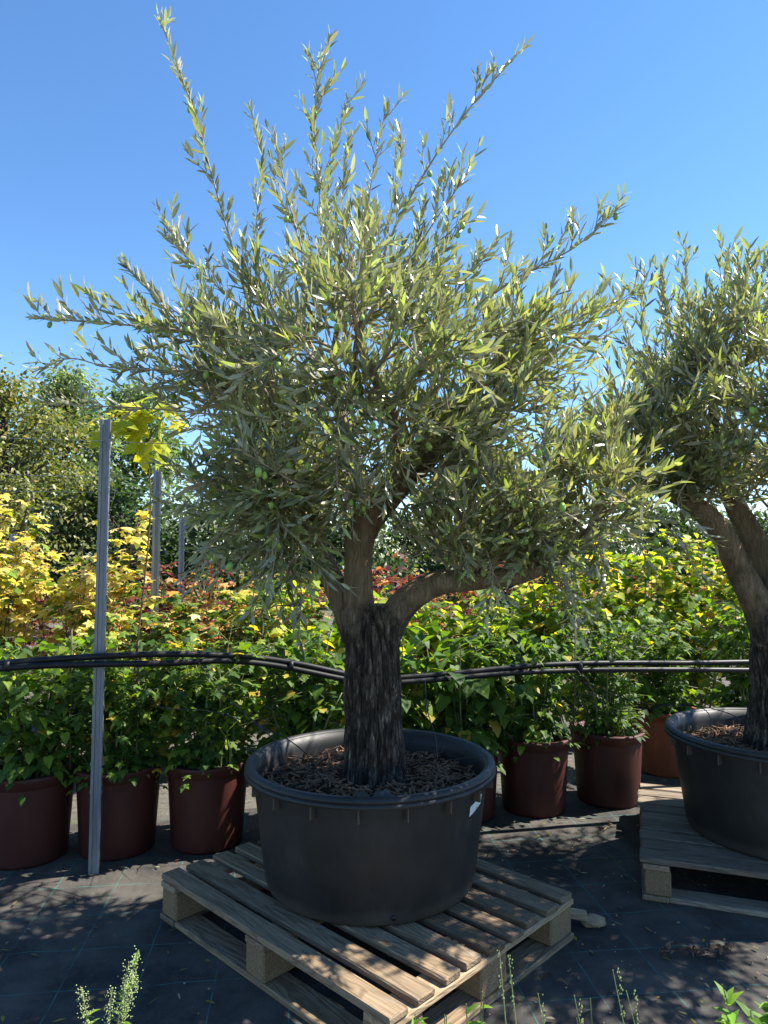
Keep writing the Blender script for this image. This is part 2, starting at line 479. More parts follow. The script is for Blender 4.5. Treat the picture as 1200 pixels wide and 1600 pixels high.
class Leaves:
    def __init__(self, template, palette):
        self.T, self.F = template
        self.pal = [np.array(c, float) for c in palette]
        self.P, self.A, self.N, self.L, self.W, self.K, self.tagv = [], [], [], [], [], [], []
    def add(self, p, a, n, l, w, k, t=0):
        self.P.append(tuple(p)); self.A.append(tuple(a)); self.N.append(tuple(n))
        self.L.append(l); self.W.append(w); self.K.append(k); self.tagv.append(t)
    def arrays(self):
        P, A, N = (np.array(x, float).reshape(-1, 3) for x in (self.P, self.A, self.N))
        A /= np.linalg.norm(A, axis=1, keepdims=True) + 1e-9
        S = np.cross(N, A); S /= np.linalg.norm(S, axis=1, keepdims=True) + 1e-9
        return P, A, S, np.cross(A, S), np.array(self.L), np.array(self.W), np.array(self.K, int)
    def mesh(self, name, mat, sel, origin, seed=0):
        P, A, S, N, L, W, K = self.arr
        P, A, S, N, L, W, K = (x[sel] for x in (P, A, S, N, L, W, K))
        n, nv = len(P), len(self.T)
        t = self.T
        V = (P - np.array(origin))[:, None, :] + (t[None, :, 0, None] * L[:, None, None]) * A[:, None, :] \
            + (t[None, :, 1, None] * W[:, None, None]) * S[:, None, :] + (t[None, :, 2, None] * L[:, None, None]) * N[:, None, :]
        V = V.reshape(-1, 3)
        sizes = [len(f) for f in self.F]
        flat = np.array([i for f in self.F for i in f])
        loops = (flat[None, :] + (np.arange(n) * nv)[:, None]).ravel()
        tot = np.tile(sizes, n)
        start = np.concatenate(([0], np.cumsum(tot)[:-1]))
        me = bpy.data.meshes.new(name)
        me.vertices.add(len(V)); me.vertices.foreach_set('co', V.ravel())
        me.loops.add(len(loops)); me.loops.foreach_set('vertex_index', loops.astype(np.int32))
        me.polygons.add(len(tot)); me.polygons.foreach_set('loop_start', start.astype(np.int32))
        me.update(calc_edges=True)
        rng = np.random.default_rng(seed)
        pal = np.array(self.pal)
        col = pal[K] * rng.uniform(0.72, 1.28, (n, 1)) * rng.uniform(0.92, 1.08, (n, 3))
        col = np.concatenate([np.clip(col, 0, 0.95), np.ones((n, 1))], 1)
        at_ = me.color_attributes.new('Col', 'FLOAT_COLOR', 'POINT')
        at_.data.foreach_set('color', np.repeat(col, nv, axis=0).ravel().astype(np.float32))
        me.materials.append(mat)
        return me
    def finish(self, parent, mat, indiv=0, name='leaf', mass='foliage', rank=None, seed=0):
        """the leaves that show largest as objects of their own, the rest as one mass"""
        self.arr = self.arrays()
        P, A, S, N, L, W, K = self.arr
        o3 = np.array(parent.location)
        n = len(P)
        order = np.arange(n)
        if indiv:
            r = -P[:, 1] / np.maximum(L, .01) * 0 + P[:, 1] if rank is None else rank
            order = np.argsort(r)
        one, rest = order[:indiv], order[indiv:]
        if len(rest):
            me = self.mesh(mass, mat, rest, o3, seed)
            tag(link(mass, me, parent), kind='stuff')
        if indiv:
            variants = {}
            for i in one:
                k = int(K[i])
                if k not in variants:
                    me = bpy.data.meshes.new(name)
                    me.from_pydata([tuple(v) for v in self.T], [], self.F)
                    ca = me.color_attributes.new('Col', 'FLOAT_COLOR', 'POINT')
                    c = list(self.pal[k]) + [1]
                    ca.data.foreach_set('color', np.tile(c, len(self.T)).astype(np.float32))
                    me.materials.append(mat)
                    variants[k] = me
                ob = link(name, variants[k], parent)
                a, s, nn = A[i] * L[i], S[i] * W[i], N[i] * L[i]
                q = P[i] - o3
                ob.matrix_local = Matrix(((a[0], s[0], nn[0], q[0]), (a[1], s[1], nn[1], q[1]), (a[2], s[2], nn[2], q[2]), (0, 0, 0, 1)))

# ------------------------------------------------------------------ ground
g = MB(); g.add([(-400, -30, 0), (400, -30, 0), (400, 900, 0), (-400, 900, 0)], [(0, 1, 2, 3)])
tag(g.build('ground', M['ground']), kind='structure')
def row_y(x, off): return off + 0.24 * x
fb = MB(); vs = []; fs = []
NX, NY = 150, 100
for j in range(NY + 1):
    for i in range(NX + 1):
        x = -4.0 + 8.5 * i / NX
        y = -1.0 + (row_y(x, 4.05) + 1.0) * j / NY
        z = 0.006 + 0.006 * max(0, noise.noise(Vector((x * 2.2, y * 2.2, 1.0))) + 0.15) + 0.006 * max(0, noise.noise(Vector((x * 7, y * 9, 5.0))))
        vs.append((x, y, z))
for j in range(NY):
    for i in range(NX):
        a = j * (NX + 1) + i
        fs.append((a, a + 1, a + NX + 2, a + NX + 1))
fb.add(vs, fs)
tag(fb.build('ground_fabric', M['fabric'], smooth=True), kind='structure')

# ------------------------------------------------------------------ pallets
def pallet(loc, rz, label, planks, plank_mat, pw=0.078, LY=1.0):
    root = empty('wooden_pallet', loc, label, 'pallet', None, rz)
    LX = 1.2
    rng = random.Random(int(loc[0] * 1000))
    n = len(planks)
    top_z = 0.165
    mv = [bevel_box_mesh('plank', LX, w, 0.022, plank_mat, 0.004, 0.0016, s) for s, w in enumerate((pw, pw * 1.03, pw * 0.96))]
    for i, y in enumerate(planks):
        o = link('plank', mv[i % 3], root, (rng.uniform(-.008, .008), y, top_z - 0.011 + rng.uniform(-.001, .001)), (0, 0, rng.uniform(-.006, .006)))
        nails = MB()
    bmv = bevel_box_mesh('bearer', 0.098, LY, 0.021, M['bearer'], 0.003)
    # bearers run across under the planks; mesh modelled along its own length for the grain
    bm2 = bevel_box_mesh('bearer', LY, 0.098, 0.021, M['bearer'], 0.003)
    for x in (-LX / 2 + 0.055, 0, LX / 2 - 0.052):
        link('bearer', bm2, root, (x, 0.0, top_z - 0.0335), (0, 0, math.pi / 2))
    blk = bevel_box_mesh('block', 0.10, 0.14, 0.098, M['chip'], 0.005)
    for x in (-LX / 2 + 0.06, 0, LX / 2 - 0.06):
        for y in (-LY / 2 + 0.075, 0, LY / 2 - 0.075):
            link('block', blk, root, (x, y, 0.0725), (0, 0, rng.uniform(-.02, .02)))
    bb = bevel_box_mesh('bottom_board', LX - 0.2, 0.1, 0.021, plank_mat, 0.004)
    for y in (-LY / 2 + 0.055, 0, LY / 2 - 0.055):
        link('bottom_board', bb, root, (0, y, 0.0125))
    bc = bevel_box_mesh('bottom_board', LY, 0.1, 0.021, M['plank'], 0.004)
    for x in (-LX / 2 + 0.051, LX / 2 - 0.051):
        link('bottom_board', bc, root, (x, 0, 0.0125), (0, 0, math.pi / 2))
    return root
P1 = (-0.083, 2.654, 0.006)
pl1 = pallet(P1, math.radians(-44), 'brown weathered pallet with wide gaps between planks under the olive tub beside steel post',
             [-0.441, -0.332, -0.212, -0.106, 0.002, 0.109, 0.217, 0.328, 0.437], M['plank'], 0.076, 0.96)
P2 = (1.758, 3.138, 0.006)
pl2 = pallet(P2, math.radians(-19.5), 'grey bleached pallet of closely laid planks under the other olive tub beside the orange pot',
             [-0.448 + 0.112 * i for i in range(9)], M['grey_plank'], 0.095)

# ------------------------------------------------------------------ tubs
TUB_Z = 0.171
def tub(loc, label, seed, sticker=None):
    root = empty('plant_tub', loc, label, 'plant tub')
    root.scale = (1.02, 1.02, 1.0)
    w = MB()
    w.lathe([(0.30, 0.004), (0.365, 0.0), (0.378, 0.012), (0.384, 0.03), (0.43, 0.385), (0.434, 0.43), (0.424, 0.43), (0.418, 0.38), (0.372, 0.03), (0.0, 0.02)], 96, wob=0.004)
    w.build('wall', M['tub'], root, smooth=True)
    r = MB()
    prof = []
    for k in range(13):
        th = math.pi * 2 * k / 12
        prof.append((0.444 + 0.017 * math.cos(th), 0.425 + 0.014 * math.sin(th)))
    r.lathe(prof, 96, wob=0.004)
    r.lathe([(0.434, 0.418), (0.462, 0.416), (0.463, 0.402), (0.456, 0.400), (0.43, 0.412)], 96, wob=0.004)
    r.build('rim', M['tub'], root, smooth=True)
    rib = bevel_box_mesh('rib', 0.034, 0.006, 0.055, M['tub'], 0.002)
    for k in range(18):
        th = 2 * math.pi * (k + 0.31 + seed * 0.3) / 18
        link('rib', rib, root, (0.436 * math.cos(th), 0.436 * math.sin(th), 0.382), (0, 0, th))
    h = MB()
    th = math.radians(-78)
    h.tube([Vector((0.378 * math.cos(th), 0.378 * math.sin(th), 0.035)), Vector((0.3905 * math.cos(th), 0.3905 * math.sin(th), 0.035))], 0.008, 10)
    h.build('drain_plug', M['hose'], root, smooth=True)
    if sticker:
        s = MB(); vs = []
        for i in range(7):
            th = math.radians(sticker + (i - 3) * 2.0)
            for z in (0.318, 0.352):
                zz = z + 0.004 * (i - 3) * 0.9
                rr = (0.384 + (zz - 0.03) * 0.1296 + 0.0035) * (1 + 0.004 * math.sin(2 * th + 0.7))
                vs.append((rr * math.cos(th), rr * math.sin(th), zz))
        s.add(vs, [(2 * i, 2 * i + 2, 2 * i + 3, 2 * i + 1) for i in range(6)])
        s.build('paper_label', M['sticker'], root)
    # soil inside
    sm = MB(); vs = [(0, 0, 0.36)]; fs = []
    rings, sg = 16, 48
    for i in range(1, rings + 1):
        rr = 0.416 * i / rings
        for k in range(sg):
            th = 2 * math.pi * k / sg
            x, y = rr * math.cos(th), rr * math.sin(th)
            z = 0.345 + 0.018 * (1 - i / rings) + 0.02 * noise.noise(Vector((x * 9 + seed * 7, y * 9, 0)))
            vs.append((x, y, z))
    for k in range(sg): fs.append((0, 1 + k, 1 + (k + 1) % sg))
    for i in range(rings - 1):
        for k in range(sg):
            a, b = 1 + i * sg + k, 1 + i * sg + (k + 1) % sg
            fs.append((a, a + sg, b + sg, b))
    sm.add(vs, fs)
    sm.build('soil', M['soil'], root, smooth=True)
    ml = MB(); rng = random.Random(seed + 5)
    for _ in range(1500):
        rr = 0.40 * math.sqrt(rng.random()); th = rng.uniform(0, 2 * math.pi)
        if rr < 0.13: continue
        x, y = rr * math.cos(th), rr * math.sin(th)
        z = 0.352 + 0.018 * (1 - rr / .416) + 0.02 * noise.noise(Vector((x * 9 + seed * 7, y * 9, 0))) + rng.uniform(-.004, .012)
        l, ww, t = rng.uniform(.012, .05), rng.uniform(.003, .009), rng.uniform(.0015, .004)
        a = Vector((rng.uniform(-1, 1), rng.uniform(-1, 1), rng.uniform(-.35, .45))).normalized()
        b = a.cross(Vector((rng.uniform(-.4, .4), rng.uniform(-.4, .4), 1))).normalized(); c = a.cross(b)
        p = Vector((x, y, z))
        ml.add([p + a * sx * l / 2 + b * sy * ww / 2 * (0.6 if sx > 0 else 1) + c * sz * t / 2 for sx in (-1, 1) for sy in (-1, 1) for sz in (-1, 1)],
               [(0, 1, 3, 2), (4, 6, 7, 5), (0, 4, 5, 1), (2, 3, 7, 6), (0, 2, 6, 4), (1, 5, 7, 3)])
    tag(ml.build('bark_mulch', M['mulch'], root), kind='stuff')
    for k, (x, y, s) in enumerate(((-0.03, -0.24, .036), (0.05, -0.235, .042), (-0.085, -0.27, .022), (0.12, -0.2, .018))):
        st = MB(); rock(st, Vector((x, y, 0.358)), (s, s * .8, s * .7), 3 + k)
        st.build('stone', M['dark_stone'], root, smooth=True)
    return root
def rock(mb, c, r, seed):
    vs, fs = [], []
    for i in range(7):
        ph = math.pi * i / 6
        for k in range(10):
            th = 2 * math.pi * k / 10
            d = Vector((math.sin(ph) * math.cos(th), math.sin(ph) * math.sin(th), math.cos(ph)))
            f = 1 + 0.34 * noise.noise(d * 1.9 + Vector((seed, 0, 0))) + .12 * noise.noise(d * 5 + Vector((seed, 3, 0)))
            vs.append(c + Vector((d.x * r[0], d.y * r[1], d.z * r[2])) * f)
    for i in range(6):
        for k in range(10):
            k2 = (k + 1) % 10
            fs.append((i * 10 + k, (i + 1) * 10 + k, (i + 1) * 10 + k2, i * 10 + k2))
    mb.add(vs, fs)
T1 = (-0.051, 2.717, TUB_Z); T2 = (1.745, 3.135, TUB_Z)
tub(T1, 'round black plastic tub with white paper label holding the olive tree on the brown pallet', 0, sticker=-31)
tub(T2, 'round black plastic tub holding the other olive tree on the grey pallet', 1)

# ------------------------------------------------------------------ olive trees
OL_PAL = [(0.150, 0.172, 0.078), (0.195, 0.215, 0.098), (0.100, 0.122, 0.064), (0.27, 0.32, 0.10), (0.26, 0.27, 0.17)]
def in_poly(x, y, poly):
    c = False
    j = len(poly) - 1
    for i in range(len(poly)):
        xi, yi = poly[i]; xj, yj = poly[j]
        if (yi > y) != (yj > y) and x < (xj - xi) * (y - yi) / (yj - yi) + xi: c = not c
        j = i
    return c

class Olive:
    def __init__(self, base, label, seed, keep):
        self.root = empty('olive_tree', base, label, 'tree')
        self.o = Vector(base)
        self.rng = random.Random(seed)
        self.lv = Leaves(T_OLIVE, OL_PAL)
        self.twigs = MB()
        self.keep = keep
        self.limb_pts = []
        self.fruit_spots = []
        self.seed = seed
    def limb(self, name, pts, radii, n, seg, rough, attach=0.35, furrow=9):
        path = smooth_path(pts, n)
        rad = lerp_list(radii, n)
        sd = self.seed * 13.1
        def warp(p, th, i):
            f = 1 + 0.10 * rough * noise.noise(p * 6 + Vector((sd, 0, 0)))
            f += 0.055 * rough * noise.noise(Vector((math.cos(th) * furrow * .5, math.sin(th) * furrow * .5, p.z * 2.2 + sd)))
            f += 0.05 * rough * abs(noise.noise(Vector((p.x * 60, p.y * 60, p.z * 11 + sd))))
            if rough > 1:
                q = Vector((math.cos(th) * 3.6, math.sin(th) * 3.6, p.z * 4.5 + sd))
                f -= 0.16 * max(0, 0.22 - abs(noise.noise(q))) / 0.22 + 0.05 * max(0, .2 - abs(noise.noise(q * 2.7))) / .2 - 0.07
            return f
        mb = MB(); mb.tube(path, rad, seg, warp=warp)
        mb.build(name, M['bark'], self.root, self.o, smooth=True)
        k0 = int(len(path) * attach)
        for i in range(k0, len(path)): self.limb_pts.append((path[i], rad[i], (path[min(i + 1, n)] - path[max(i - 1, 0)]).normalized()))
        return path
    def shoot(self, p, d, length, spread=1.0, droop=0.0, explicit=False, path=None, dens=1.0):
        rng = self.rng
        n = max(4, int(length / 0.05))
        if path is None:
            path = [Vector(p)]
            d = Vector(d).normalized()
            for i in range(n):
                d = (d + Vector((rng.gauss(0, .09), rng.gauss(0, .09), rng.gauss(0, .08) + 0.07 - droop * 0.22))).normalized()
                path.append(path[-1] + d * length / n)
        n = len(path) - 1
        if not explicit:
            m = path[n // 2]
            x, y = proj(m)
            if not self.keep(x, y, m): return
        self.twigs.tube(path, [0.0024 * (1 - 0.6 * i / n) for i in range(n + 1)], 4, cap=False)
        step = rng.uniform(.031, .044) / dens
        tot = sum((path[i + 1] - path[i]).length for i in range(n))
        s = rng.uniform(0.02, 0.05) if not explicit else 0.03
        phase = rng.uniform(0, math.pi)
        while s < tot:
            f = s / tot * n
            i = min(int(f), n - 1)
            q = path[i].lerp(path[i + 1], f - i)
            dd = (path[i + 1] - path[i]).normalized()
            a = dd.cross(Vector((0.13, 0.31, 0.94))).normalized(); b = dd.cross(a)
            frac = s / tot
            for sd in (0, math.pi):
                if rng.random() < 0.16: continue
                th = phase + sd + rng.gauss(0, .3)
                per = a * math.cos(th) + b * math.sin(th)
                op = rng.uniform(.45, .95) * (1 - 0.45 * frac)
                ax = (dd * (1 - .35 * op) + per * op + Vector((rng.gauss(0, .1), rng.gauss(0, .1), rng.gauss(.17, .13)))).normalized()
                nn = (dd - per * 0.8 + Vector((rng.gauss(0, .25), rng.gauss(0, .25), rng.gauss(0.1, .25))))
                L = rng.uniform(.050, .080) * (1 - 0.25 * max(0, frac - .8) / .2)
                r = rng.random()
                k = 3 if (frac > 0.8 and r < .5) or r < .06 else (0 if r < .42 else 1 if r < .68 else 2 if r < .86 else 4)
                self.lv.add(q, ax, nn, L, L * rng.uniform(.18, .235), k, 1 if explicit else 0)
            if frac < 0.75 and rng.random() < 0.16: self.fruit_spots.append(q)
            phase += math.pi / 2 + rng.gauss(0, .15)
            s += step * rng.uniform(.8, 1.2) * (1 - .35 * frac)
    def bough(self, tip, start=None, nsh=14, sl=(.14, .34), explicit=False, via=None, r0=.009, droop=0.0, t0=.3, spread=1.0):
        rng = self.rng
        tip = Vector(tip)
        if start is None:
            best = None
            for (q, r, tg) in self.limb_pts:
                v = tip - q
                c = v.length * (1.0 + 0.5 * max(0, 0.35 - v.normalized().dot(tg))) + rng.uniform(0, .12) + 0.25 * max(0, q.z - tip.z + .1)
                if best is None or c < best[0]: best = (c, q, tg)
            start, tg = best[1], best[2]
            L = (tip - start).length
            if via is None:
                m = start.lerp(tip, .45) + Vector((rng.gauss(0, .05), rng.gauss(0, .05), .10 * L * (1 if droop <= 0 else 1.6)))
                via = [m]
        pts = smooth_path([start] + list(via or []) + [tip], 14)
        mb = MB(); mb.tube(pts, lerp_list([r0, r0 * .55, .002], 14), 6)
        mb.build('branch', M['twig'], self.root, self.o, smooth=True)
        # tip shoot runs along the end of the branch
        self.shoot(None, None, .3, path=pts[3:] if explicit else pts[8:], explicit=explicit)
        for k in range(nsh):
            t = t0 + (0.97 - t0) * (k + rng.random()) / nsh
            i = min(int(t * 14), 13)
            q = pts[i].lerp(pts[i + 1], t * 14 - i)
            dd = (pts[i + 1] - pts[i]).normalized()
            per = Vector((rng.gauss(0, 1), rng.gauss(0, 1), rng.gauss(0.25, .8)))
            per = (per - dd * per.dot(dd)).normalized()
            w = rng.uniform(.5, 1.1) * spread
            d = dd * .75 + per * w + Vector((0, 0, .28 - droop))
            self.shoot(q, d, rng.uniform(*sl) * (1.1 - .45 * t), droop=droop, explicit=explicit)
    def finish(self, nfruit, fseed):
        rank = np.array([0 if t else 1 for t in self.lv.tagv], float) * 100 + np.array([p[1] for p in self.lv.P])
        tag(self.twigs.build('twigs', M['twig'], self.root, self.o), kind='stuff')
        self.lv.finish(self.root, M['olive_leaf'], 300, 'leaf', 'crown', rank, self.seed)
        fm = MB()
        prof = [(0.0, -.0125), (.0045, -.0115), (.0078, -.007), (.0088, 0), (.0076, .0065), (.0045, .011), (0.0, .0125)]
        fm.lathe(prof, 10)
        st = MB(); st.tube([(0, 0, .012), (0.002, 0, .022), (0, 0, .034)], .0009, 4)
        me = fm.mesh('olive', M['fruit'], smooth=True)
        sme = st.mesh('stalk', M['stem'])
        rng = random.Random(fseed)
        spots = sorted(self.fruit_spots, key=lambda p: p.y + rng.uniform(0, 1.6))[:nfruit]
        for q in spots:
            o = link('olive', me, self.root, q - self.o - Vector((0, 0, .034)), (rng.uniform(-.35, .35), rng.uniform(-.35, .35), rng.uniform(0, 6)))
            s = rng.uniform(.85, 1.3); o.scale = (s, s, s)
            link('stalk', sme, o)

# --- the large tree
BODY1 = [(60, 640), (45, 500), (180, 470), (235, 350), (330, 320), (400, 240), (470, 110), (560, 150), (640, 200), (740, 250),
         (745, 360), (800, 375), (880, 360), (960, 430), (1000, 560), (1015, 700), (1040, 800), (980, 920), (900, 940), (830, 905), (720, 885),
         (640, 865), (605, 830), (640, 800), (700, 720), (690, 690), (625, 735), (560, 790), (535, 820), (505, 860), (520, 930), (450, 965), (390, 945), (340, 895), (290, 870), (265, 790),
         (200, 730), (130, 690)]
thin = random.Random(99)
def keep1(x, y, p):
    if x < 345 and y > 640 and thin.random() > .42: return False       # the crown is open low down beside the posts
    if y < 430 and thin.random() > .72: return False
    if p.y > 2.95: return y < 830 or in_poly(x, y, BODY1)
    return in_poly(x, y, BODY1)
t1 = Olive((T1[0], T1[1], 0.5), 'large olive tree with three thick limbs and green olives in the labelled tub', 3, keep1)
Y1 = 2.72
t1.limb('trunk', [at(584, 1255, Y1), at(584, 1175, Y1), at(582, 1100, Y1), at(581, 1030, Y1), at(580, 975, Y1), at(578, 945, Y1)],
        [.120, .106, .100, .102, .106, .06], 170, 150, 1.25, 2)
t1.limb('limb', [at(562, 1000, Y1 - .01), at(560, 940, Y1 - .01), at(560, 880, Y1), at(566, 830, Y1), at(596, 785, Y1), at(640, 738, Y1), at(684, 695, Y1 + .02), at(722, 635, Y1 + .05), at(748, 560, Y1 + .1), at(765, 470, Y1 + .1)],
        [.075, .060, .053, .060, .060, .055, .046, .034, .024, .010], 60, 28, .7, .52)
t1.limb('limb', [at(596, 1005, Y1 - .01), at(612, 970, Y1 - .01), at(640, 935, Y1), at(684, 912, Y1), at(745, 906, Y1), at(815, 898, Y1 + .02), at(880, 870, Y1 + .05), at(930, 820, Y1 + .05)],
        [.068, .060, .055, .047, .041, .034, .022, .009], 50, 24, .6, .5)
t1.limb('limb', [at(556, 990, Y1 + .02), at(535, 940, Y1 + .03), at(512, 890, Y1 + .05), at(484, 835, Y1 + .08), at(452, 765, Y1 + .05), at(432, 690, Y1), at(425, 620, Y1), at(420, 530, Y1)],
        [.060, .050, .044, .040, .036, .032, .024, .009], 50, 24, .6, .5)
t1.limb('limb', [at(588, 800, Y1 + .02), at(556, 730, Y1 + .18), at(530, 640, Y1 + .32), at(522, 560, Y1 + .38), at(540, 450, Y1 + .36)], [.042, .036, .028, .02, .008], 34, 16, .5, .3)
t1.limb('limb', [at(600, 785, Y1 - .03), at(620, 720, Y1 - .18), at(610, 640, Y1 - .32), at(570, 560, Y1 - .4), at(550, 470, Y1 - .36)], [.036, .028, .02, .015, .008], 34, 14, .5, .4)
t1.limb('limb', [at(545, 640, Y1 + .1), at(560, 520, Y1 + .05), at(585, 400, Y1 + .02)], [.018, .012, .006], 20, 10, .4, .2)
sh = lambda q: at(q[0], q[1], q[2] + .08)
E = lambda pts, **k: t1.bough(sh(pts[-1]), start=sh(pts[0]), via=[sh(q) for q in pts[1:-1]], explicit=True, **k)
# long shoots that stand out against the sky
E([(400, 520, 2.6), (372, 420, 2.6), (330, 270, 2.58), (300, 165, 2.56), (247, 22, 2.55)], nsh=9, sl=(.10, .20), t0=.25, spread=.6, r0=.006)
E([(500, 500, 2.65), (502, 350, 2.65), (492, 200, 2.65), (500, 85, 2.65)], nsh=16, sl=(.12, .26), t0=.15, spread=.7, r0=.006)
E([(590, 420, 2.65), (640, 310, 2.65), (725, 180, 2.65), (822, 70, 2.64)], nsh=11, sl=(.10, .20), t0=.1, spread=.6, r0=.006)
E([(560, 450, 2.5), (578, 300, 2.5), (605, 160, 2.5)], nsh=6, sl=(.10, .2), t0=.1, spread=.6, r0=.005)
E([(500, 420, 2.8), (515, 280, 2.8), (543, 155, 2.8)], nsh=8, sl=(.10, .22), t0=.1, spread=.6, r0=.005)
E([(740, 480, 2.6), (815, 430, 2.6), (900, 385, 2.58), (972, 318, 2.56)], nsh=14, sl=(.10, .24), t0=.05, spread=.7, r0=.006)
E([(345, 540, 2.5), (260, 475, 2.5), (190, 412, 2.48)], nsh=3, sl=(.08, .13), t0=.1, spread=.5, r0=.005)
E([(400, 570, 2.55), (290, 520, 2.5), (160, 505, 2.46), (48, 497, 2.44)], nsh=15, sl=(.12, .26), t0=.15, spread=.7, r0=.006)
E([(330, 580, 2.4), (180, 575, 2.36), (110, 560, 2.35), (50, 582, 2.35)], nsh=4, sl=(.08, .14), t0=.1, spread=.5, r0=.004)
E([(360, 650, 2.45), (230, 638, 2.42), (140, 634, 2.4), (62, 628, 2.38)], nsh=7, sl=(.08, .17), t0=.1, spread=.6, r0=.004)
E([(400, 500, 2.7), (310, 420, 2.7), (257, 350, 2.7)], nsh=13, sl=(.12, .24), t0=.1, spread=.7, r0=.005)
E([(430, 480, 2.75), (400, 370, 2.75), (412, 260, 2.75), (390, 165, 2.75)], nsh=6, sl=(.08, .18), t0=.1, spread=.6, r0=.004)
E([(600, 420, 2.8), (615, 300, 2.8), (632, 218, 2.8)], nsh=9, sl=(.10, .2), t0=.1, spread=.6, r0=.004)
E([(630, 420, 2.55), (690, 330, 2.52), (733, 268, 2.5)], nsh=9, sl=(.10, .2), t0=.1, spread=.6, r0=.004)
E([(640, 440, 2.5), (690, 390, 2.48), (730, 345, 2.46)], nsh=8, sl=(.10, .18), t0=.1, spread=.6, r0=.004)
E([(700, 480, 2.75), (730, 430, 2.75), (772, 385, 2.75)], nsh=9, sl=(.10, .2), t0=.1, spread=.6, r0=.004)
E([(480, 420, 2.5), (450, 310, 2.5), (430, 215, 2.5)], nsh=10, sl=(.10, .2), t0=.1, spread=.6, r0=.004)
E([(540, 430, 2.6), (535, 330, 2.6), (540, 230, 2.6)], nsh=8, sl=(.10, .2), t0=.1, spread=.6, r0=.004)
E([(860, 500, 2.7), (920, 485, 2.72), (985, 470, 2.74)], nsh=8, sl=(.10, .2), t0=.1, spread=.6, r0=.004)
# shoots that hang below the crown
for a in ([(880, 790, 2.45), (930, 830, 2.42), (945, 890, 2.4), (935, 965, 2.4)], [(930, 800, 2.6), (1000, 800, 2.6), (1050, 830, 2.6), (1085, 890, 2.62)],
          [(860, 850, 2.4), (880, 900, 2.38), (885, 960, 2.38)], [(430, 850, 2.4), (400, 900, 2.36), (395, 960, 2.35)],
          [(450, 880, 2.45), (470, 920, 2.42), (468, 975, 2.42)], [(380, 800, 2.4), (330, 850, 2.36), (300, 900, 2.35)],
          [(760, 860, 2.35), (770, 900, 2.33), (762, 960, 2.33)]):
    E(a, nsh=5, sl=(.08, .17), t0=.1, spread=.6, r0=.004, droop=.5)
# shoots at the front of the crown
for a in ([(600, 800, 2.3), (570, 770, 2.15), (555, 735, 2.05)], [(700, 640, 2.2), (690, 600, 2.1), (655, 560, 2.02)],
          [(470, 760, 2.2), (420, 730, 2.1), (370, 700, 2.04)], [(800, 720, 2.3), (850, 690, 2.2), (960, 590, 2.15)]):
    E(a, nsh=5, sl=(.08, .16), t0=.2, spread=.6, r0=.004)
# body of the crown
rng = random.Random(11)
def ell(cx, cy, Y, rx, ry, rz, n, nsh, droop, tree, sl=(.14, .32), lo=.6):
    c = at(cx, cy, Y + .08)
    for i in range(n):
        z = 1 - 2 * (i + .5) / n
        th = i * 2.399963 + rng.uniform(-.4, .4)
        s = math.sqrt(max(0, 1 - z * z))
        f = rng.uniform(lo, 1.0)
        p = c + Vector((rx * s * math.cos(th), ry * s * math.sin(th), rz * z)) * f
        tree.bough(p, nsh=nsh, droop=droop(p) if callable(droop) else droop, sl=sl, r0=.008)
dr = lambda p: 0.35 if p.z < 1.75 else 0.05
ell(585, 600, 2.66, .90, .85, .52, 44, 14, dr, t1)
ell(830, 790, 2.6, .40, .60, .27, 20, 14, .25, t1)
ell(375, 780, 2.55, .30, .50, .25, 16, 13, .3, t1)
ell(455, 820, 2.38, .20, .22, .24, 12, 13, .4, t1)
ell(600, 630, 2.25, .50, .25, .36, 18, 14, .1, t1)
ell(760, 800, 2.35, .32, .22, .20, 15, 14, .3, t1)
ell(530, 450, 2.66, .48, .50, .26, 11, 10, -.1, t1)
ell(880, 620, 2.6, .26, .45, .35, 14, 12, .05, t1)
ell(270, 590, 2.6, .26, .45, .22, 9, 11, .05, t1)
ell(730, 800, 2.85, .36, .30, .20, 14, 13, .2, t1)
ell(420, 700, 3.08, .50, .30, .32, 11, 12, .1, t1)
t1.finish(280, 5)

# --- the tree on the grey pallet
BODY2 = [(900, 470), (960, 440), (1010, 400), (1100, 360), (1200, 370), (1500, 380), (1560, 700), (1500, 850), (1250, 850), (1210, 800), (1160, 770), (1130, 745), (1110, 770), (1060, 765), (1000, 790), (940, 780), (900, 700)]
def keep2(x, y, p):
    if p.y > 3.2: return y < 840
    return in_poly(x, y, BODY2) or (y < 780)
t2 = Olive((T2[0], T2[1], 0.5), 'olive tree with forked dark limbs growing from the tub on the grey pallet', 8, keep2)
Y2 = 3.135
t2.limb('trunk', [at(1213, 1215, Y2), at(1213, 1155, Y2), at(1214, 1080, Y2), at(1214, 1000, Y2), at(1212, 930, Y2)], [.145, .12, .10, .098, .06], 150, 130, 1.25, 2)
t2.limb('limb', [at(1204, 1010, Y2 - .02), at(1182, 945, Y2 - .03), at(1150, 880, Y2 - .05), at(1122, 825, Y2 - .08), at(1078, 785, Y2 - .1), at(1035, 765, Y2 - .1), at(985, 720, Y2 - .1)], [.07, .062, .055, .05, .042, .03, .01], 44, 24, .7, .5)
t2.limb('limb', [at(1216, 980, Y2), at(1205, 900, Y2), at(1170, 830, Y2), at(1140, 770, Y2), at(1122, 700, Y2), at(1110, 600, Y2 + .05)], [.07, .06, .052, .042, .03, .01], 44, 24, .7, .5)
t2.limb('limb', [at(1222, 980, Y2), at(1255, 900, Y2), at(1310, 830, Y2), at(1360, 760, Y2), at(1400, 650, Y2)], [.07, .055, .045, .035, .012], 40, 20, .6, .4)
t2.limb('limb', [at(1214, 960, Y2 + .02), at(1225, 860, Y2 + .15), at(1230, 760, Y2 + .3), at(1220, 640, Y2 + .35)], [.06, .045, .035, .012], 34, 18, .6, .4)
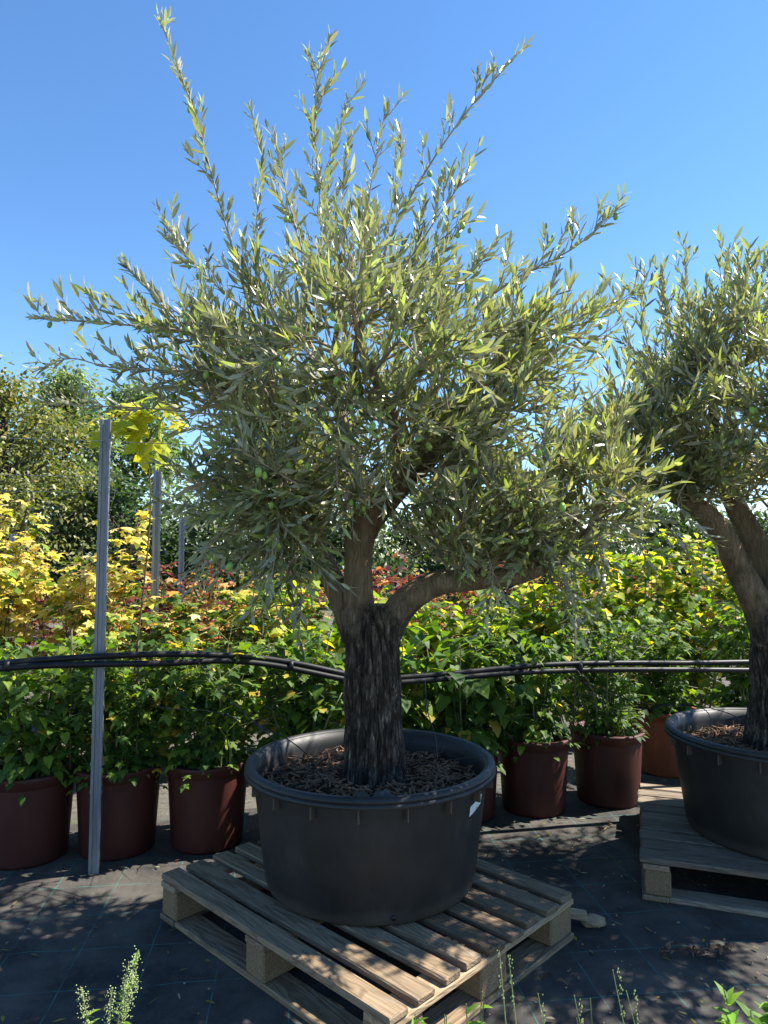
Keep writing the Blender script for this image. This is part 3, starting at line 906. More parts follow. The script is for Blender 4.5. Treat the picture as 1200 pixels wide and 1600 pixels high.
t2.limb('limb', [at(1210, 930, Y2 - .02), at(1230, 850, Y2 - .15), at(1240, 760, Y2 - .3), at(1220, 640, Y2 - .35)], [.055, .04, .03, .012], 34, 18, .6, .4)
E2 = lambda pts, **k: t2.bough(sh(pts[-1]), start=sh(pts[0]), via=[sh(q) for q in pts[1:-1]], explicit=True, **k)
for a in ([(1120, 620, 3.1), (1075, 500, 3.1), (1072, 378, 3.1)], [(1150, 600, 3.0), (1125, 500, 3.0), (1140, 388, 3.0)], [(1190, 600, 3.1), (1180, 490, 3.1), (1198, 395, 3.1)],
          [(1060, 640, 3.0), (1005, 530, 3.0), (1008, 415, 3.0)], [(1040, 640, 3.2), (990, 560, 3.2), (962, 455, 3.2)], [(1090, 600, 3.3), (1040, 500, 3.3), (1035, 425, 3.3)],
          [(1180, 560, 2.8), (1150, 480, 2.8), (1170, 410, 2.8)], [(1230, 560, 3.0), (1250, 450, 3.0), (1240, 380, 3.0)], [(1300, 560, 3.0), (1320, 450, 3.0), (1330, 380, 3.0)]):
    E2(a, nsh=12, sl=(.10, .22), t0=.1, spread=.7, r0=.005)
for a in ([(1080, 740, 2.7), (1060, 790, 2.62), (1120, 850, 2.6)], [(1000, 740, 2.9), (985, 800, 2.86), (1010, 880, 2.86)]):
    E2(a, nsh=4, sl=(.08, .15), t0=.2, spread=.5, r0=.004, droop=.5)
ell(1215, 640, 3.06, .84, .80, .45, 46, 14, dr, t2)
ell(1050, 690, 3.02, .36, .48, .30, 24, 15, .15, t2)
ell(1180, 740, 2.85, .40, .30, .18, 12, 13, .3, t2)
ell(1150, 520, 3.06, .45, .5, .26, 13, 11, -.1, t2)
ell(1410, 660, 3.1, .50, .65, .42, 30, 15, .15, t2)
ell(1400, 640, 3.5, .55, .42, .42, 22, 14, .1, t2)
ell(1500, 670, 2.62, .48, .45, .40, 24, 14, .15, t2)
t2.finish(110, 9)

# ------------------------------------------------------------------ shrubs
GREENS = [(0.065, 0.130, 0.024), (0.10, 0.175, 0.030), (0.048, 0.095, 0.024), (0.18, 0.26, 0.035)]
def shrub(name, label, cat, base, h, rx, ry, nst, nleaf, template, L, palette, weights, seed, group=None, indiv=0, mat='leaf', z0=0.05, stem='stem', wr=(.75, 1.0), topheavy=1.0, flop=.5, skirt=0):
    """palette weights may depend on height: weights(t) with t = 0 at the base and 1 at the top"""
    rng = random.Random(seed)
    base = Vector(base)
    root = empty(name, base, label, cat, group)
    st = MB()
    lv = Leaves(template, palette)
    curves = []
    for i in range(nst):
        a = rng.uniform(0, 2 * math.pi); r = math.sqrt(rng.random())
        top = Vector((rx * r * math.cos(a), ry * r * math.sin(a), h * rng.uniform(.55, 1.0)))
        b = Vector((top.x * .25, top.y * .25, 0.0))
        mid = b.lerp(top, .5) + Vector((rng.gauss(0, .03), rng.gauss(0, .03), .04))
        path = smooth_path([base + b, base + mid, base + top], 8)
        curves.append(path)
        st.tube(path, lerp_list([.006, .004, .0018], 8), 5)
    ntw = max(1, nleaf // 4)
    for i in range(ntw):
        path = curves[i % nst]
        t = min(.999, z0 + (1 - z0) * rng.random() ** topheavy) * 8
        k = min(int(t), 7)
        q = path[k].lerp(path[k + 1], t - k)
        a = rng.uniform(0, 2 * math.pi)
        d = Vector((math.cos(a), math.sin(a), rng.uniform(-.1, .7))).normalized()
        tl = rng.uniform(.05, .20)
        e = q + d * tl
        st.tube([q, q.lerp(e, .5) + Vector((0, 0, .012)), e], [.0018, .0014, .001], 3, cap=False)
        for j in range(4):
            f = .35 + .65 * (j + rng.random()) / 4
            p = q.lerp(e, f) + Vector((rng.gauss(0, .012), rng.gauss(0, .012), rng.gauss(0, .012)))
            a2 = a + rng.gauss(0, 1.0)
            ax = Vector((math.cos(a2), math.sin(a2), rng.gauss(-flop, .35)))
            nn = Vector((math.cos(a2) * .5 + rng.gauss(0, .35), math.sin(a2) * .5 + rng.gauss(0, .35), 1.0))
            l = L * rng.uniform(.55, 1.15)
            hh = max(0, min(1, (p.z - base.z) / h))
            w = weights(hh) if callable(weights) else weights
            lv.add(p, ax, nn, l, l * rng.uniform(*wr), rng.choices(range(len(palette)), w)[0])
    for i in range(skirt):                                   # low leaves spilling over the rim of the pot
        a = rng.uniform(0, 2 * math.pi); rr = rng.uniform(.08, .235)
        p = base + Vector((math.cos(a) * rr, math.sin(a) * rr, rng.uniform(.03, .16) - (.07 if rr > .215 else 0)))
        if i % 3 == 0: st.tube([base + Vector((p.x - base.x, p.y - base.y, 0)) * .5, p], .0014, 3, cap=False)
        l = L * rng.uniform(.5, 1.0)
        lv.add(p, (math.cos(a), math.sin(a), rng.gauss(-.6, .4)), (math.cos(a) * .7, math.sin(a) * .7, .8), l, l * rng.uniform(*wr), rng.choices(range(len(palette)), weights(.1) if callable(weights) else weights)[0])
    st.build('stems', M[stem], root, base)
    lv.finish(root, M[mat], indiv, 'leaf', 'foliage', None, seed)
    return root
def copy_tree(o, parent=None):
    c = o.copy(); C.objects.link(c); c.parent = parent
    for ch in o.children: copy_tree(ch, c)
    return c

# red pots with climbers, front row
def pot(loc, label, R=.19, H=.39, mat='pot', group=None, seed=0):
    root = empty('plant_pot', loc, label, 'plant pot', group)
    w = MB()
    b = R * .82
    w.lathe([(0.0, .006), (b * .9, .004), (b, 0.0), (b + .004, .012), (R - .012, H * .86), (R - .010, H - .01), (R - .022, H - .012), (b - .008, .02), (0, .015)], 56)
    w.build('wall', M[mat], root, smooth=True)
    r = MB()
    r.lathe([(R - .012, H * .865), (R - .002, H * .875), (R + .001, H - .02), (R + .006, H - .012), (R + .004, H), (R - .018, H), (R - .020, H - .03)], 56)
    r.build('rim', M[mat], root, smooth=True)
    s = MB(); s.lathe([(R - .021, H - .045), (.10, H - .038), (0.0, H - .036)], 32)
    s.build('soil', M['soil'], root, smooth=True)
    return root
rowX = [-1.63, -1.253, -0.85, -0.40, 0.02, 0.42, 0.815, 1.262, 1.80, 2.25]
rowO = [3.68, 3.675, 3.65, 3.70, 3.70, 3.70, 3.695, 3.72, 3.84, 3.80]
pot_labels = ['red plastic pot with sun streaks, last in the row past the steel post', 'dark red pot directly behind the foot of the steel post',
              'dark red pot with grass blades between steel post and labelled tub', 'red pot behind the left flank of the labelled tub', 'red pot hidden behind the labelled tub and olive trunk', 'red pot behind the labelled tub on the side of the leaning limb',
              'dark red pot standing just past the labelled tub', 'dark red pot beside the grey pallet', 'bright orange pot behind the grey pallet', 'red pot behind the tub on the grey pallet']
plant_labels = ['bushy green climber with pale leaves in the sun streaked red pot', 'green climber in the red pot behind the steel post', 'green climber with grass blades in the red pot next to the labelled tub',
                'green climber behind the near flank of the labelled tub', 'green climber behind the olive trunk', 'large leaved green climber behind the tub beneath the leaning limb', 'green climber in the dark red pot just past the labelled tub',
                'small leaved dark green shrub in the pot beside the grey pallet', 'green climber rising from the orange pot', 'green climber behind the tub on the grey pallet']
heights = [1.02, .98, 1.05, .98, .95, 1.0, 1.0, 1.05, 1.1, 1.1]
for i, x in enumerate(rowX):
    y = row_y(x, rowO[i])
    if i == 8: y += .28
    pot((x, y, 0.010), pot_labels[i], mat='pot_orange' if i == 8 else 'pot', seed=i, R=.20)
    big = i in (4, 5)
    hh = heights[i] - .33
    tm = T_MAPLE if i in (1, 2, 8) else T_HEART
    wts = {0: (3, 5, 1.5, 3, .1), 1: (3, 4, 2, 2.5, .8), 2: (3, 3, 3, 2, .7), 7: (3, 2, 5, .6, .1)}.get(i, (4, 4, 3, 1.6, .3))
    shrub('climbing_plant', plant_labels[i], 'plant', (x, y, 0.345), hh, .27, .21, 16, (1150 if i < 4 else 820 if i != 7 else 1300) if not big else 560, tm, (.060 if i != 7 else .038) if not big else .088, GREENS + [(.42, .34, .05)],
          wts, 40 + i, indiv=90, stem='stem', skirt=170)

# second row: taller, turning yellow
YEL = [(0.075, 0.145, 0.025), (0.14, 0.22, 0.03), (0.68, 0.58, 0.12), (0.68, 0.60, 0.24), (0.64, 0.36, 0.10), (0.30, 0.36, 0.04)]
row2 = [(-3.05, 1.9, 'tall yellow maple at the far end of the second row, beyond the wire posts', 'y'), (-2.42, 1.98, 'tall yellow leaved maple behind the sun streaked red pot', 'y'), (-1.98, 1.70, 'bright yellow maple with red stems behind the steel post', 'y'),
        (-1.5, 1.22, 'orange tinted shrub between the two nearest steel posts', 'o'), (-1.05, 1.25, 'orange and green shrub under the drooping olive shoots', 'o'),
        (-.6, 1.2, 'green and gold shrub behind the left limb of the large olive', 'g'), (-.1, 1.15, 'green and gold shrub behind the large olive trunk', 'g'), (.4, 1.2, 'yellow green shrub seen under the leaning limb', 'g'),
        (.9, 1.22, 'yellow green shrub under the drooping side of the crown', 'g'), (1.4, 1.45, 'yellow leaved shrub between the two olive trees', 'yg'), (1.95, 1.6, 'golden green shrub behind the fork of the second olive', 'yg'), (2.5, 1.55, 'golden green shrub beyond the trunk on the grey pallet', 'yg'), (3.1, 1.5, 'golden green shrub past the second olive', 'yg')]
W = {'y': lambda t: (1.1 - t, 1.2 - t, .5 + 3.2 * t, .4 + 2.4 * t, .2, .6), 'o': lambda t: (2, 2, .6 * t + .2, .8 * t + .2, 1.3 * t, 1), 'g': lambda t: (2, 2.4, .45, .15, .15, 2.4), 'yg': lambda t: (1.8, 2.2, .9 * t, .6 * t, .3 * t, 2.4)}
proto2 = {}
for i, (x, h, lab, k) in enumerate(row2):
    shrub('maple_shrub' if k in 'yo' else 'leafy_shrub', lab, 'shrub', (x, row_y(x, 4.95) + .12 * ((i * 7) % 3 - 1), 0.0), h, .36, .30, 16, 1500, T_MAPLE if k in 'yo' else T_HEART, .078, YEL, W[k], 80 + i,
          mat='autumn_leaf' if k in 'yo' else 'leaf', indiv=60, stem='brown_stem', z0=.12, wr=(.8, 1.0), flop=.3, topheavy=.75)

# further rows: a few shrubs built once and copied
FAR = {
    'gold': ([(0.50, .36, .07), (.14, .20, .04), (.08, .14, .03), (.55, .30, .08)], (2.2, 2, 2, .8)),
    'orange': ([(0.55, .29, .11), (.52, .38, .14), (.14, .20, .04), (.42, .14, .07)], (1.8, 1.6, 2.2, .7)),
    'crimson': ([(0.15, .035, .032), (.27, .07, .05), (.10, .025, .03), (.36, .15, .07)], (2.5, 2, 1.6, .6)),
    'green': ([(0.06, .12, .028), (.09, .17, .03), (.04, .08, .022), (.16, .22, .04)], (2.5, 2, 2, 1)),
}
far_label = {'gold': 'golden leaved shrub', 'orange': 'orange leaved maple', 'crimson': 'crimson maple', 'green': 'dense green shrub'}
far_spots = []
kinds = ['gold', 'orange', 'green', 'crimson', 'green', 'gold', 'green', 'orange']
rng = random.Random(21)
for r, off in enumerate((6.4, 8.2, 10.5, 13.2)):
    x = -5.6 - r * 1.2
    j = 0
    while x < 5.5 + r * 1.2:
        k = kinds[(j * 3 + r * 5 + rng.randrange(3)) % 8]
        far_spots.append((x, row_y(x, off), k, rng.uniform(.62, .98) + .05 * r, r))
        x += rng.uniform(.62, .95) * (1 + .08 * r); j += 1
far_spots += [(-1.83, 6.05, 'crimson', 1.02, 4), (.02, 5.95, 'crimson', .98, 5), (-2.2, 6.3, 'orange', .95, 4), (-1.45, 5.9, 'orange', .9, 5), (.35, 6.2, 'crimson', .9, 6)]
ROWN = ['third row behind the hoses', 'fourth row behind the hoses', 'fifth row behind the hoses', 'last row in front of the hedge', 'gap beside the third steel post', 'gap just behind the second row of shrubs', 'gap under the leaning olive limb']
protos = {}
for i, (x, y, k, s, rn) in enumerate(far_spots):
    if k not in protos:
        pal, w = FAR[k]
        protos[k] = shrub('nursery_shrub', far_label[k], 'shrub', (x, y, 0), 1.38, .46, .46, 14, 950, T_MAPLE if k != 'green' else T_HEART, .082, pal, w, 140 + len(protos), 'far row ' + k + ' shrubs', mat='autumn_leaf' if k != 'green' else 'leaf', stem='brown_stem', z0=.06, flop=.3)
        o = protos[k]
    else:
        o = copy_tree(protos[k])
    o.location = (x, y, 0); o.rotation_euler = (0, 0, rng.uniform(0, 6.28)); o.scale = (s, s, s)
    tag(o, far_label[k] + ' in the ' + ROWN[rn], None, k + ' shrubs in the ' + ROWN[rn])

# ------------------------------------------------------------------ trees at the back
def far_tree(label, base, h, crown_r, crown_z0, nclump, per, leaf, pal, w, seed, name='tree', clump=.5, narrow=1.0):
    rng = random.Random(seed)
    base = Vector(base)
    root = empty(name, base, label, 'tree')
    tr = MB()
    tr.tube(smooth_path([base, base + Vector((.1, 0, h * .4)), base + Vector((0, .1, h * .85))], 10), lerp_list([h * .028, h * .02, h * .006], 10), 10)
    lv = Leaves(T_HEART, pal)
    for i in range(nclump):
        z = crown_z0 + (h - crown_z0) * (i + .5) / nclump
        f = (z - crown_z0) / (h - crown_z0)
        prof = math.sin(math.pi * min(1, (.12 + .88 * f) ** .8)) ** .6 if f < .97 else .2
        a = rng.uniform(0, 6.283); r = crown_r * prof * math.sqrt(rng.uniform(.15, 1))
        c = base + Vector((r * math.cos(a), r * math.sin(a), z))
        stt = base + Vector((0, 0, max(h * .15, z - r * .9)))
        tr.tube(smooth_path([stt, stt.lerp(c, .55) + Vector((0, 0, -.1 * r)), c], 5), lerp_list([h * .009, h * .004, h * .0015], 5), 5)
        cr = clump * rng.uniform(.7, 1.3)
        for _ in range(per):
            d = Vector((rng.gauss(0, .5), rng.gauss(0, .5), rng.gauss(0, .38)))
            p = c + d * cr
            ax = Vector((d.x, d.y, rng.gauss(-.3, .5))) + Vector((rng.gauss(0, .4), rng.gauss(0, .4), 0))
            lv.add(p, ax, (rng.gauss(0, .6), rng.gauss(0, .6), 1), leaf * rng.uniform(.6, 1.2), leaf * rng.uniform(.5, .8), rng.choices(range(len(pal)), w)[0])
    tr.build('trunk', M['far_bark'], root, base, smooth=True)
    lv.finish(root, M['far_leaf'], 0, 'leaf', 'crown', None, seed)
    return root
def gx(px, Y): return (px - 600) / FPX * Y
far_tree('broad brownish green tree with dark bare limbs at the end of the rows', (gx(0, 17), 17, 0), 5.6, 2.3, 1.2, 90, 150, .12, [(.20, .21, .065), (.13, .15, .05), (.27, .23, .08), (.08, .10, .04)], (3, 2, 1.6, 2), 5, clump=.62)
far_tree('tall pale green poplar behind the broad tree', (gx(95, 33), 33, 0), 10.1, 2.5, 1.5, 90, 85, .26, [(.18, .24, .10), (.13, .18, .08), (.24, .28, .14)], (2, 2, 1), 6, clump=.9)
far_tree('poplar with a rounded top standing beside the tall pale one', (gx(205, 36), 36, 0), 10.0, 3.0, 1.5, 90, 85, .28, [(.13, .19, .08), (.10, .15, .065), (.18, .23, .11)], (2, 2, 1), 7, clump=1.0)
far_tree('poplar at the outer edge beyond the broad tree', (gx(-30, 35), 35, 0), 9.4, 2.9, 1.5, 70, 80, .28, [(.16, .22, .09), (.12, .17, .07), (.21, .26, .12)], (2, 2, 1), 8, clump=1.0)
far_tree('low dark evergreen behind the second steel post', (gx(185, 19), 19, 0), 3.4, 1.7, .4, 50, 85, .17, [(.035, .065, .025), (.05, .09, .03), (.025, .05, .02)], (2, 2, 1), 9, clump=.6)
# hedge bushes that close the view at the far end
hb = ['dark green hedge bush closing off the nursery rows']
hp = None
rng = random.Random(31)
for i in range(22):
    Y = 19 + rng.uniform(-1.0, 3.5)
    x = gx(-220 + i * 78, Y)
    if hp is None:
        hp = far_tree(hb[0], (x, Y, 0), 2.5, 1.25, .15, 46, 80, .15, [(.05, .085, .028), (.07, .11, .035), (.035, .06, .022), (.10, .12, .04)], (2, 2, 2, 1), 12, name='hedge_bush', clump=.6)
        hp['category'] = 'hedge'; hp['group'] = 'hedge bushes at the far end'
        o = hp
    else: o = copy_tree(hp)
    o.location = (x, Y, 0); o.rotation_euler = (0, 0, rng.uniform(0, 6.28)); s = rng.uniform(.78, 1.08); o.scale = (s, s, s)

# ------------------------------------------------------------------ posts, wires, hoses
def steel_post(x, y, h, w, label, rz=0.0, lean=0.0):
    root = empty('steel_post', (x, y, 0.0), label, 'post', None, rz)
    root.rotation_euler = (0, lean, rz)
    k = w / .05
    outer = [(-.014, .022), (-.025, .022), (-.025, .004), (-.022, 0), (-.025, -.004), (-.025, -.018), (-.012, -.018), (-.009, -.013), (.009, -.013), (.012, -.018), (.025, -.018), (.025, -.004), (.022, 0), (.025, .004), (.025, .022), (.014, .022)]
    inner = []
    n = len(outer)
    for i in range(n):
        a, b = Vector(outer[max(i - 1, 0)]), Vector(outer[min(i + 1, n - 1)])
        t = (b - a).normalized(); nn = Vector((-t.y, t.x))
        inner.append((outer[i][0] + nn.x * .0022, outer[i][1] + nn.y * .0022))
    ring = outer + inner[::-1]
    vs = [(px * k, py * k, z) for z in (0, h) for px, py in ring]
    m = len(ring)
    fs = [(i, (i + 1) % m, m + (i + 1) % m, m + i) for i in range(m)]
    for i in range(n - 1):
        fs.append((m + i, m + i + 1, m + m - 2 - i, m + m - 1 - i))
    b = MB(); b.add(vs, fs)
    b.build('profile', M['steel'], root)
    # wire hooks punched along the flanks
    hk = bevel_box_mesh('wire_hook', .006, .004, .018, M['steel'], .0015)
    for z in np.arange(.35, h - .04, .12):
        for s in (-1, 1):
            link('wire_hook', hk, root, (s * .0265 * k, -.004, float(z)))
    return root
PX, PY = -1.254, 3.11
steel_post(PX, PY, 1.985, .043, 'tall galvanised steel post standing in front of the red pots', .25, 0.0)
steel_post(gx(244, 4.75), 4.75, 1.98, .050, 'galvanised steel post in the second row beside the orange shrub', .3)
steel_post(gx(284, 6.6), 6.6, 1.74, .052, 'galvanised steel post beside the crimson maple', .3)
steel_post(gx(20, 9.0), 9.0, 1.66, .05, 'short galvanised steel post among the yellow maples', .3)
rd = Vector((1, .24, 0)).normalized()
for i, (z, lab) in enumerate(((1.885, 'uppermost trellis wire through the steel post'), (1.725, 'middle trellis wire through the steel post'), (1.655, 'lower trellis wire through the steel post'))):
    p0 = Vector((PX, PY - .022, z))
    w = MB(); w.tube([p0 - rd * 5.0, p0 - rd * 3.0, p0 - rd * 1.5 + Vector((0, 0, -.008)), p0, p0 + rd * 2.2 + Vector((0, 0, -.01)), p0 + rd * 4.6], .0013, 5)
    tag(w.build('trellis_wire', M['wire'], smooth=True), lab, 'wire')
# two irrigation hoses side by side
def hose(pix, label, r, dz=0.0, dy=0.0):
    pts = [at(px, py + dz, row_y(gx(px, 3.2), 3.365 + .09 * max(0, min(1, (px - 240) / 160))) + dy) for px, py in pix]
    h = MB(); h.tube(smooth_path(pts, 110), r, 10)
    return tag(h.build('irrigation_hose', M['hose'], smooth=True), label, 'hose')
hose([(-620, 1082), (-380, 1068), (-140, 1052), (0, 1037), (80, 1030), (170, 1025), (260, 1022), (350, 1024), (420, 1030), (480, 1040), (540, 1053), (590, 1060), (650, 1057), (720, 1051), (790, 1044), (870, 1038), (960, 1036), (1080, 1036), (1200, 1034), (1340, 1034), (1600, 1036)],
     'upper black irrigation hose strung along the red pots', .0138)
hose([(-620, 1084), (-380, 1070), (-140, 1054), (0, 1042), (80, 1037), (170, 1035), (260, 1034), (350, 1030), (420, 1036), (480, 1047), (540, 1059), (590, 1065), (650, 1062), (720, 1056), (790, 1050), (870, 1046), (960, 1044), (1080, 1044), (1200, 1045), (1340, 1046), (1600, 1048)],
     'lower black irrigation hose strung along the red pots', .0138, 2.5, -.014)
tie = MB(); vs = []
tie.tube([(0, 0, -.009), (0, 0, .009)], .024, 12)
tme = tie.mesh('hose_tie', M['hose'], smooth=True)
for px, py, lab in ((12, 1041, 'black tie around both hoses at the far end past the sun streaked pot'), (455, 1040, 'black tie around both hoses next to the olive trunk'), (905, 1042, 'black tie around both hoses above the pot beside the grey pallet')):
    Y = row_y(gx(px, 3.2), 3.365 + .09 * max(0, min(1, (px - 240) / 160))) - .007
    o = link('hose_tie', tme, None, at(px, py, Y), (0, math.radians(90), math.radians(13.5)))
    tag(o, lab, 'hose tie')
# thin drip lines
def drip(pts, label, r=.0022, n=24):
    d = MB(); d.tube(smooth_path(pts, n), r, 5)
    tag(d.build('drip_line', M['hose'], smooth=True), label, 'hose')
drip([at(310, 1035, 3.10), at(345, 1080, 3.0), at(400, 1130, 2.8), at(436, 1165, 2.62), at(440, 1196, 2.58)], 'thin drip line from the hoses into the labelled tub near the steel post')
drip([at(212, 1036, 3.14), at(240, 1100, 3.12), at(330, 1112, 3.05), at(420, 1140, 2.84), at(470, 1170, 2.75), at(490, 1196, 2.72)], 'long looping drip line into the labelled tub')
drip([at(664, 1062, 3.40), at(668, 1110, 3.2), at(680, 1150, 2.95), at(684, 1190, 2.70)], 'thin drip line into the labelled tub beside the trunk')
drip([at(880, 1045, 3.55), at(930, 1075, 3.45), at(1010, 1100, 3.35), at(1100, 1108, 3.2), at(1112, 1165, 2.95)], 'thin drip line running from the hoses to the tub on the grey pallet')
drip([at(900, 1045, 3.58), at(960, 1110, 3.50), at(1060, 1100, 3.4), at(1150, 1120, 3.2), at(1150, 1162, 3.05)], 'second drip line sagging towards the tub on the grey pallet')
drip([at(398, 1206, 2.60), at(500, 1203, 2.5), at(580, 1200, 2.45), at(680, 1190, 2.55), at(762, 1180, 2.68)], 'taut string tied across the labelled tub', .0011)
cn = 0
for (px, y0, y1, Y, lab) in ((108, 1245, 985, 3.26, 'dark cane in the pot behind the post foot'), (212, 1210, 1000, 3.28, 'dark cane on the grassy pot side of the steel post'), (895, 1170, 960, 3.85, 'dark cane between the two pots past the labelled tub')):
    c = MB(); a, b = at(px, y0, Y), at(px + 4, y1, Y); a.z = .36
    c.tube([a, a.lerp(b, .5) + Vector((.006, 0, 0)), b], .004, 6)
    tag(c.build('plant_cane', M['cane'], smooth=True), lab, 'cane')

# grass blades in the pot next to the tub
gr_base = Vector((rowX[2] + .06, row_y(rowX[2], rowO[2]) - .08, .352))
gr = empty('grass_tuft', gr_base, 'tall arching grass blades growing out of the dark red pot', 'grass')
gl = Leaves(T_BLADE, [(.10, .17, .045), (.14, .22, .06), (.20, .24, .09)])
rng = random.Random(3)
for i in range(34):
    a = rng.uniform(0, 6.28); o = Vector((rng.gauss(0, .05), rng.gauss(0, .03), rng.uniform(0, .12)))
    ax = Vector((math.cos(a) * rng.uniform(.1, .7), math.sin(a) * .4 - .15, 1.0)); 
    gl.add(gr_base + o, ax, Vector((-math.cos(a), -math.sin(a), .4)), rng.uniform(.22, .48), rng.uniform(.008, .014), rng.randrange(3))
gl.finish(gr, M['leaf'], 34, 'blade')

# golden vine at the top of the post
vb = at(205, 690, 3.28); 
vine = empty('vine', (vb.x, vb.y, .36), 'golden vine with large yellow leaves climbing to the top of the steel post', 'vine')
vs_ = MB(); o_ = Vector(vine.location)
vs_.tube(smooth_path([o_, o_ + Vector((.05, 0, .6)), at(235, 800, 3.3), at(225, 700, 3.28), at(195, 650, 3.26), at(160, 660, 3.22)], 24), .004, 6)
vs_.tube(smooth_path([at(225, 700, 3.28), at(250, 660, 3.28), at(275, 635, 3.28)], 8), .003, 6)
vs_.build('stem', M['brown_stem'], vine, o_)
vl = Leaves(T_MAPLE, [(.50, .50, .035), (.38, .45, .03), (.60, .55, .06)])
rng = random.Random(14)
for i in range(46):
    px, py = random.Random(i * 7 + 1).choice([(185, 650), (210, 635), (235, 650), (255, 640), (200, 670), (225, 690), (150, 665), (250, 700), (215, 655), (190, 640)])
    p = at(px + rng.gauss(0, 12), py + rng.gauss(0, 11), 3.27 + rng.gauss(0, .05))
    a = rng.uniform(0, 6.28)
    vl.add(p, Vector((math.cos(a), math.sin(a) - .4, rng.uniform(-1.2, .1))), Vector((rng.gauss(0, .4), -.6, .8)), rng.uniform(.07, .12), rng.uniform(.07, .11), rng.randrange(3))
vl.finish(vine, M['autumn_leaf'], 46)

# ------------------------------------------------------------------ weeds and small things in front
def weed(name, label, base, h, n, L, seed, leaf_w=(.35, .5), pal=None, seeds=0, spread=.07, indiv=60, tmplt=T_HEART, lean=(0, 0), stems=4):
    rng = random.Random(seed); base = Vector(base)
    root = empty(name, base, label, 'weed')
    st = MB(); lv = Leaves(tmplt, pal or [(.14, .26, .035), (.20, .33, .05), (.10, .19, .03)])
    sd = MB(); paths = []
    for i in range(stems):
        a = rng.uniform(0, 6.28)
        top = base + Vector((math.cos(a) * spread * rng.uniform(.4, 1) + lean[0], math.sin(a) * spread * .6 + lean[1], h * rng.uniform(.7, 1)))
        pth = smooth_path([base, base.lerp(top, .5) + Vector((0, 0, .02)), top], 8); paths.append(pth)
        st.tube(pth, lerp_list([.0035, .0025, .0012], 8), 5)
        if seeds:
            for _ in range(seeds):
                t = rng.uniform(.62, 1) * 8; k = min(int(t), 7)
                q = pth[k].lerp(pth[k + 1], t - k) + Vector((rng.gauss(0, .0065), rng.gauss(0, .0065), rng.gauss(0, .005)))
                r = rng.uniform(.0012, .0024)
                sd.add([q + Vector(d) * r for d in ((1, 0, 0), (-1, 0, 0), (0, 1, 0), (0, -1, 0), (0, 0, 1), (0, 0, -1))],
                       [(0, 2, 4), (2, 1, 4), (1, 3, 4), (3, 0, 4), (2, 0, 5), (1, 2, 5), (3, 1, 5), (0, 3, 5)])
    for i in range(n):
        pth = paths[i % stems]
        t = rng.uniform(.15, .95) * 8; k = min(int(t), 7); q = pth[k].lerp(pth[k + 1], t - k)
        a = rng.uniform(0, 6.28)
        l = L * rng.uniform(.5, 1.1) * (1.1 - .5 * t / 8)
        lv.add(q, Vector((math.cos(a), math.sin(a), rng.uniform(0, .9))), Vector((-math.cos(a) * .5, -math.sin(a) * .5, 1)), l, l * rng.uniform(*leaf_w), rng.randrange(3))
    st.build('stems', M['stem'], root, base)
    if seeds: tag(sd.build('seed_heads', M['seed'], root, base), kind='stuff')
    lv.finish(root, M['leaf'], min(indiv, n))
    return root
M['seed'] = flat_mat('seed_head', (.27, .33, .12), .7, nscale=60)
weed('goosefoot_weed', 'tall pale goosefoot weed with seed heads on the dark fabric', (at(165, 1600, 1.80).x, 1.80, .008), at(130, 1488, 1.80).z, 26, .06, 1, (.28, .42), seeds=150, spread=.10, stems=6)
weed('leafy_weed', 'bushy bright green weed clump beyond the dead twig', (at(1175, 1600, 1.78).x, 1.78, .008), at(1170, 1535, 1.78).z, 150, .075, 2, (.4, .55), spread=.10, stems=8)
weed('leafy_weed', 'small bright green weed against the pallet corner', (at(648, 1600, 1.66).x, 1.66, .008), at(648, 1545, 1.66).z, 22, .07, 3, (.35, .45), spread=.03, stems=3)
weed('leafy_weed', 'tiny green weed with round leaves just past the pallet corner', (at(695, 1600, 1.68).x, 1.68, .008), at(695, 1550, 1.68).z, 14, .055, 4, (.4, .5), spread=.02, stems=2)
weed('leafy_weed', 'pale leaved weed seedling beside the grass stalks', (at(740, 1600, 1.66).x, 1.66, .008), at(740, 1552, 1.66).z, 14, .06, 5, (.5, .6), spread=.03, stems=3)
weed('leafy_weed', 'low sprig of weed between grass stalks and leafy clump', (at(930, 1600, 1.72).x, 1.72, .008), at(930, 1555, 1.72).z, 12, .05, 6, (.3, .4), spread=.05, stems=3)
for i, (px, top, Y, lab) in enumerate(((780, 1485, 1.76, 'thin seeding grass stalk close to the pallet edge'), (797, 1492, 1.72, 'plain grass stalk next to the seeding one'), (846, 1552, 1.72, 'short green grass stalk on the sandy patch'), (905, 1555, 1.75, 'dry bent grass stalk on the fabric'), (968, 1515, 1.74, 'tall nodding grass stalk on the sunlit fabric'), (992, 1548, 1.72, 'short grass stalk beside the nodding one'))):
    t = at(px, top, Y); b = Vector((t.x + .02, Y, .008))
    root = empty('grass_stalk', b, lab, 'grass')
    s = MB(); s.tube(smooth_path([b, b.lerp(t, .5) + Vector((.006, 0, 0)), t + Vector((-.004 * i, 0, 0))], 10), lerp_list([.0022, .0016, .0009], 10), 5)
    s.build('stalk', M['seed'], root, b)
    rng = random.Random(i); sd = MB()
    for k in range(22):
        q = t.lerp(b, rng.uniform(0, .3)) + Vector((rng.gauss(0, .0025), rng.gauss(0, .0025), 0)); r = rng.uniform(.0012, .0022)
        sd.add([q + Vector(d) * r for d in ((1, 0, 0), (-1, 0, 0), (0, 1, 0), (0, -1, 0), (0, 0, 2), (0, 0, -2))], [(0, 2, 4), (2, 1, 4), (1, 3, 4), (3, 0, 4), (2, 0, 5), (1, 2, 5), (3, 1, 5), (0, 3, 5)])
    tag(sd.build('seed_head', M['seed'], root, b), kind='stuff')

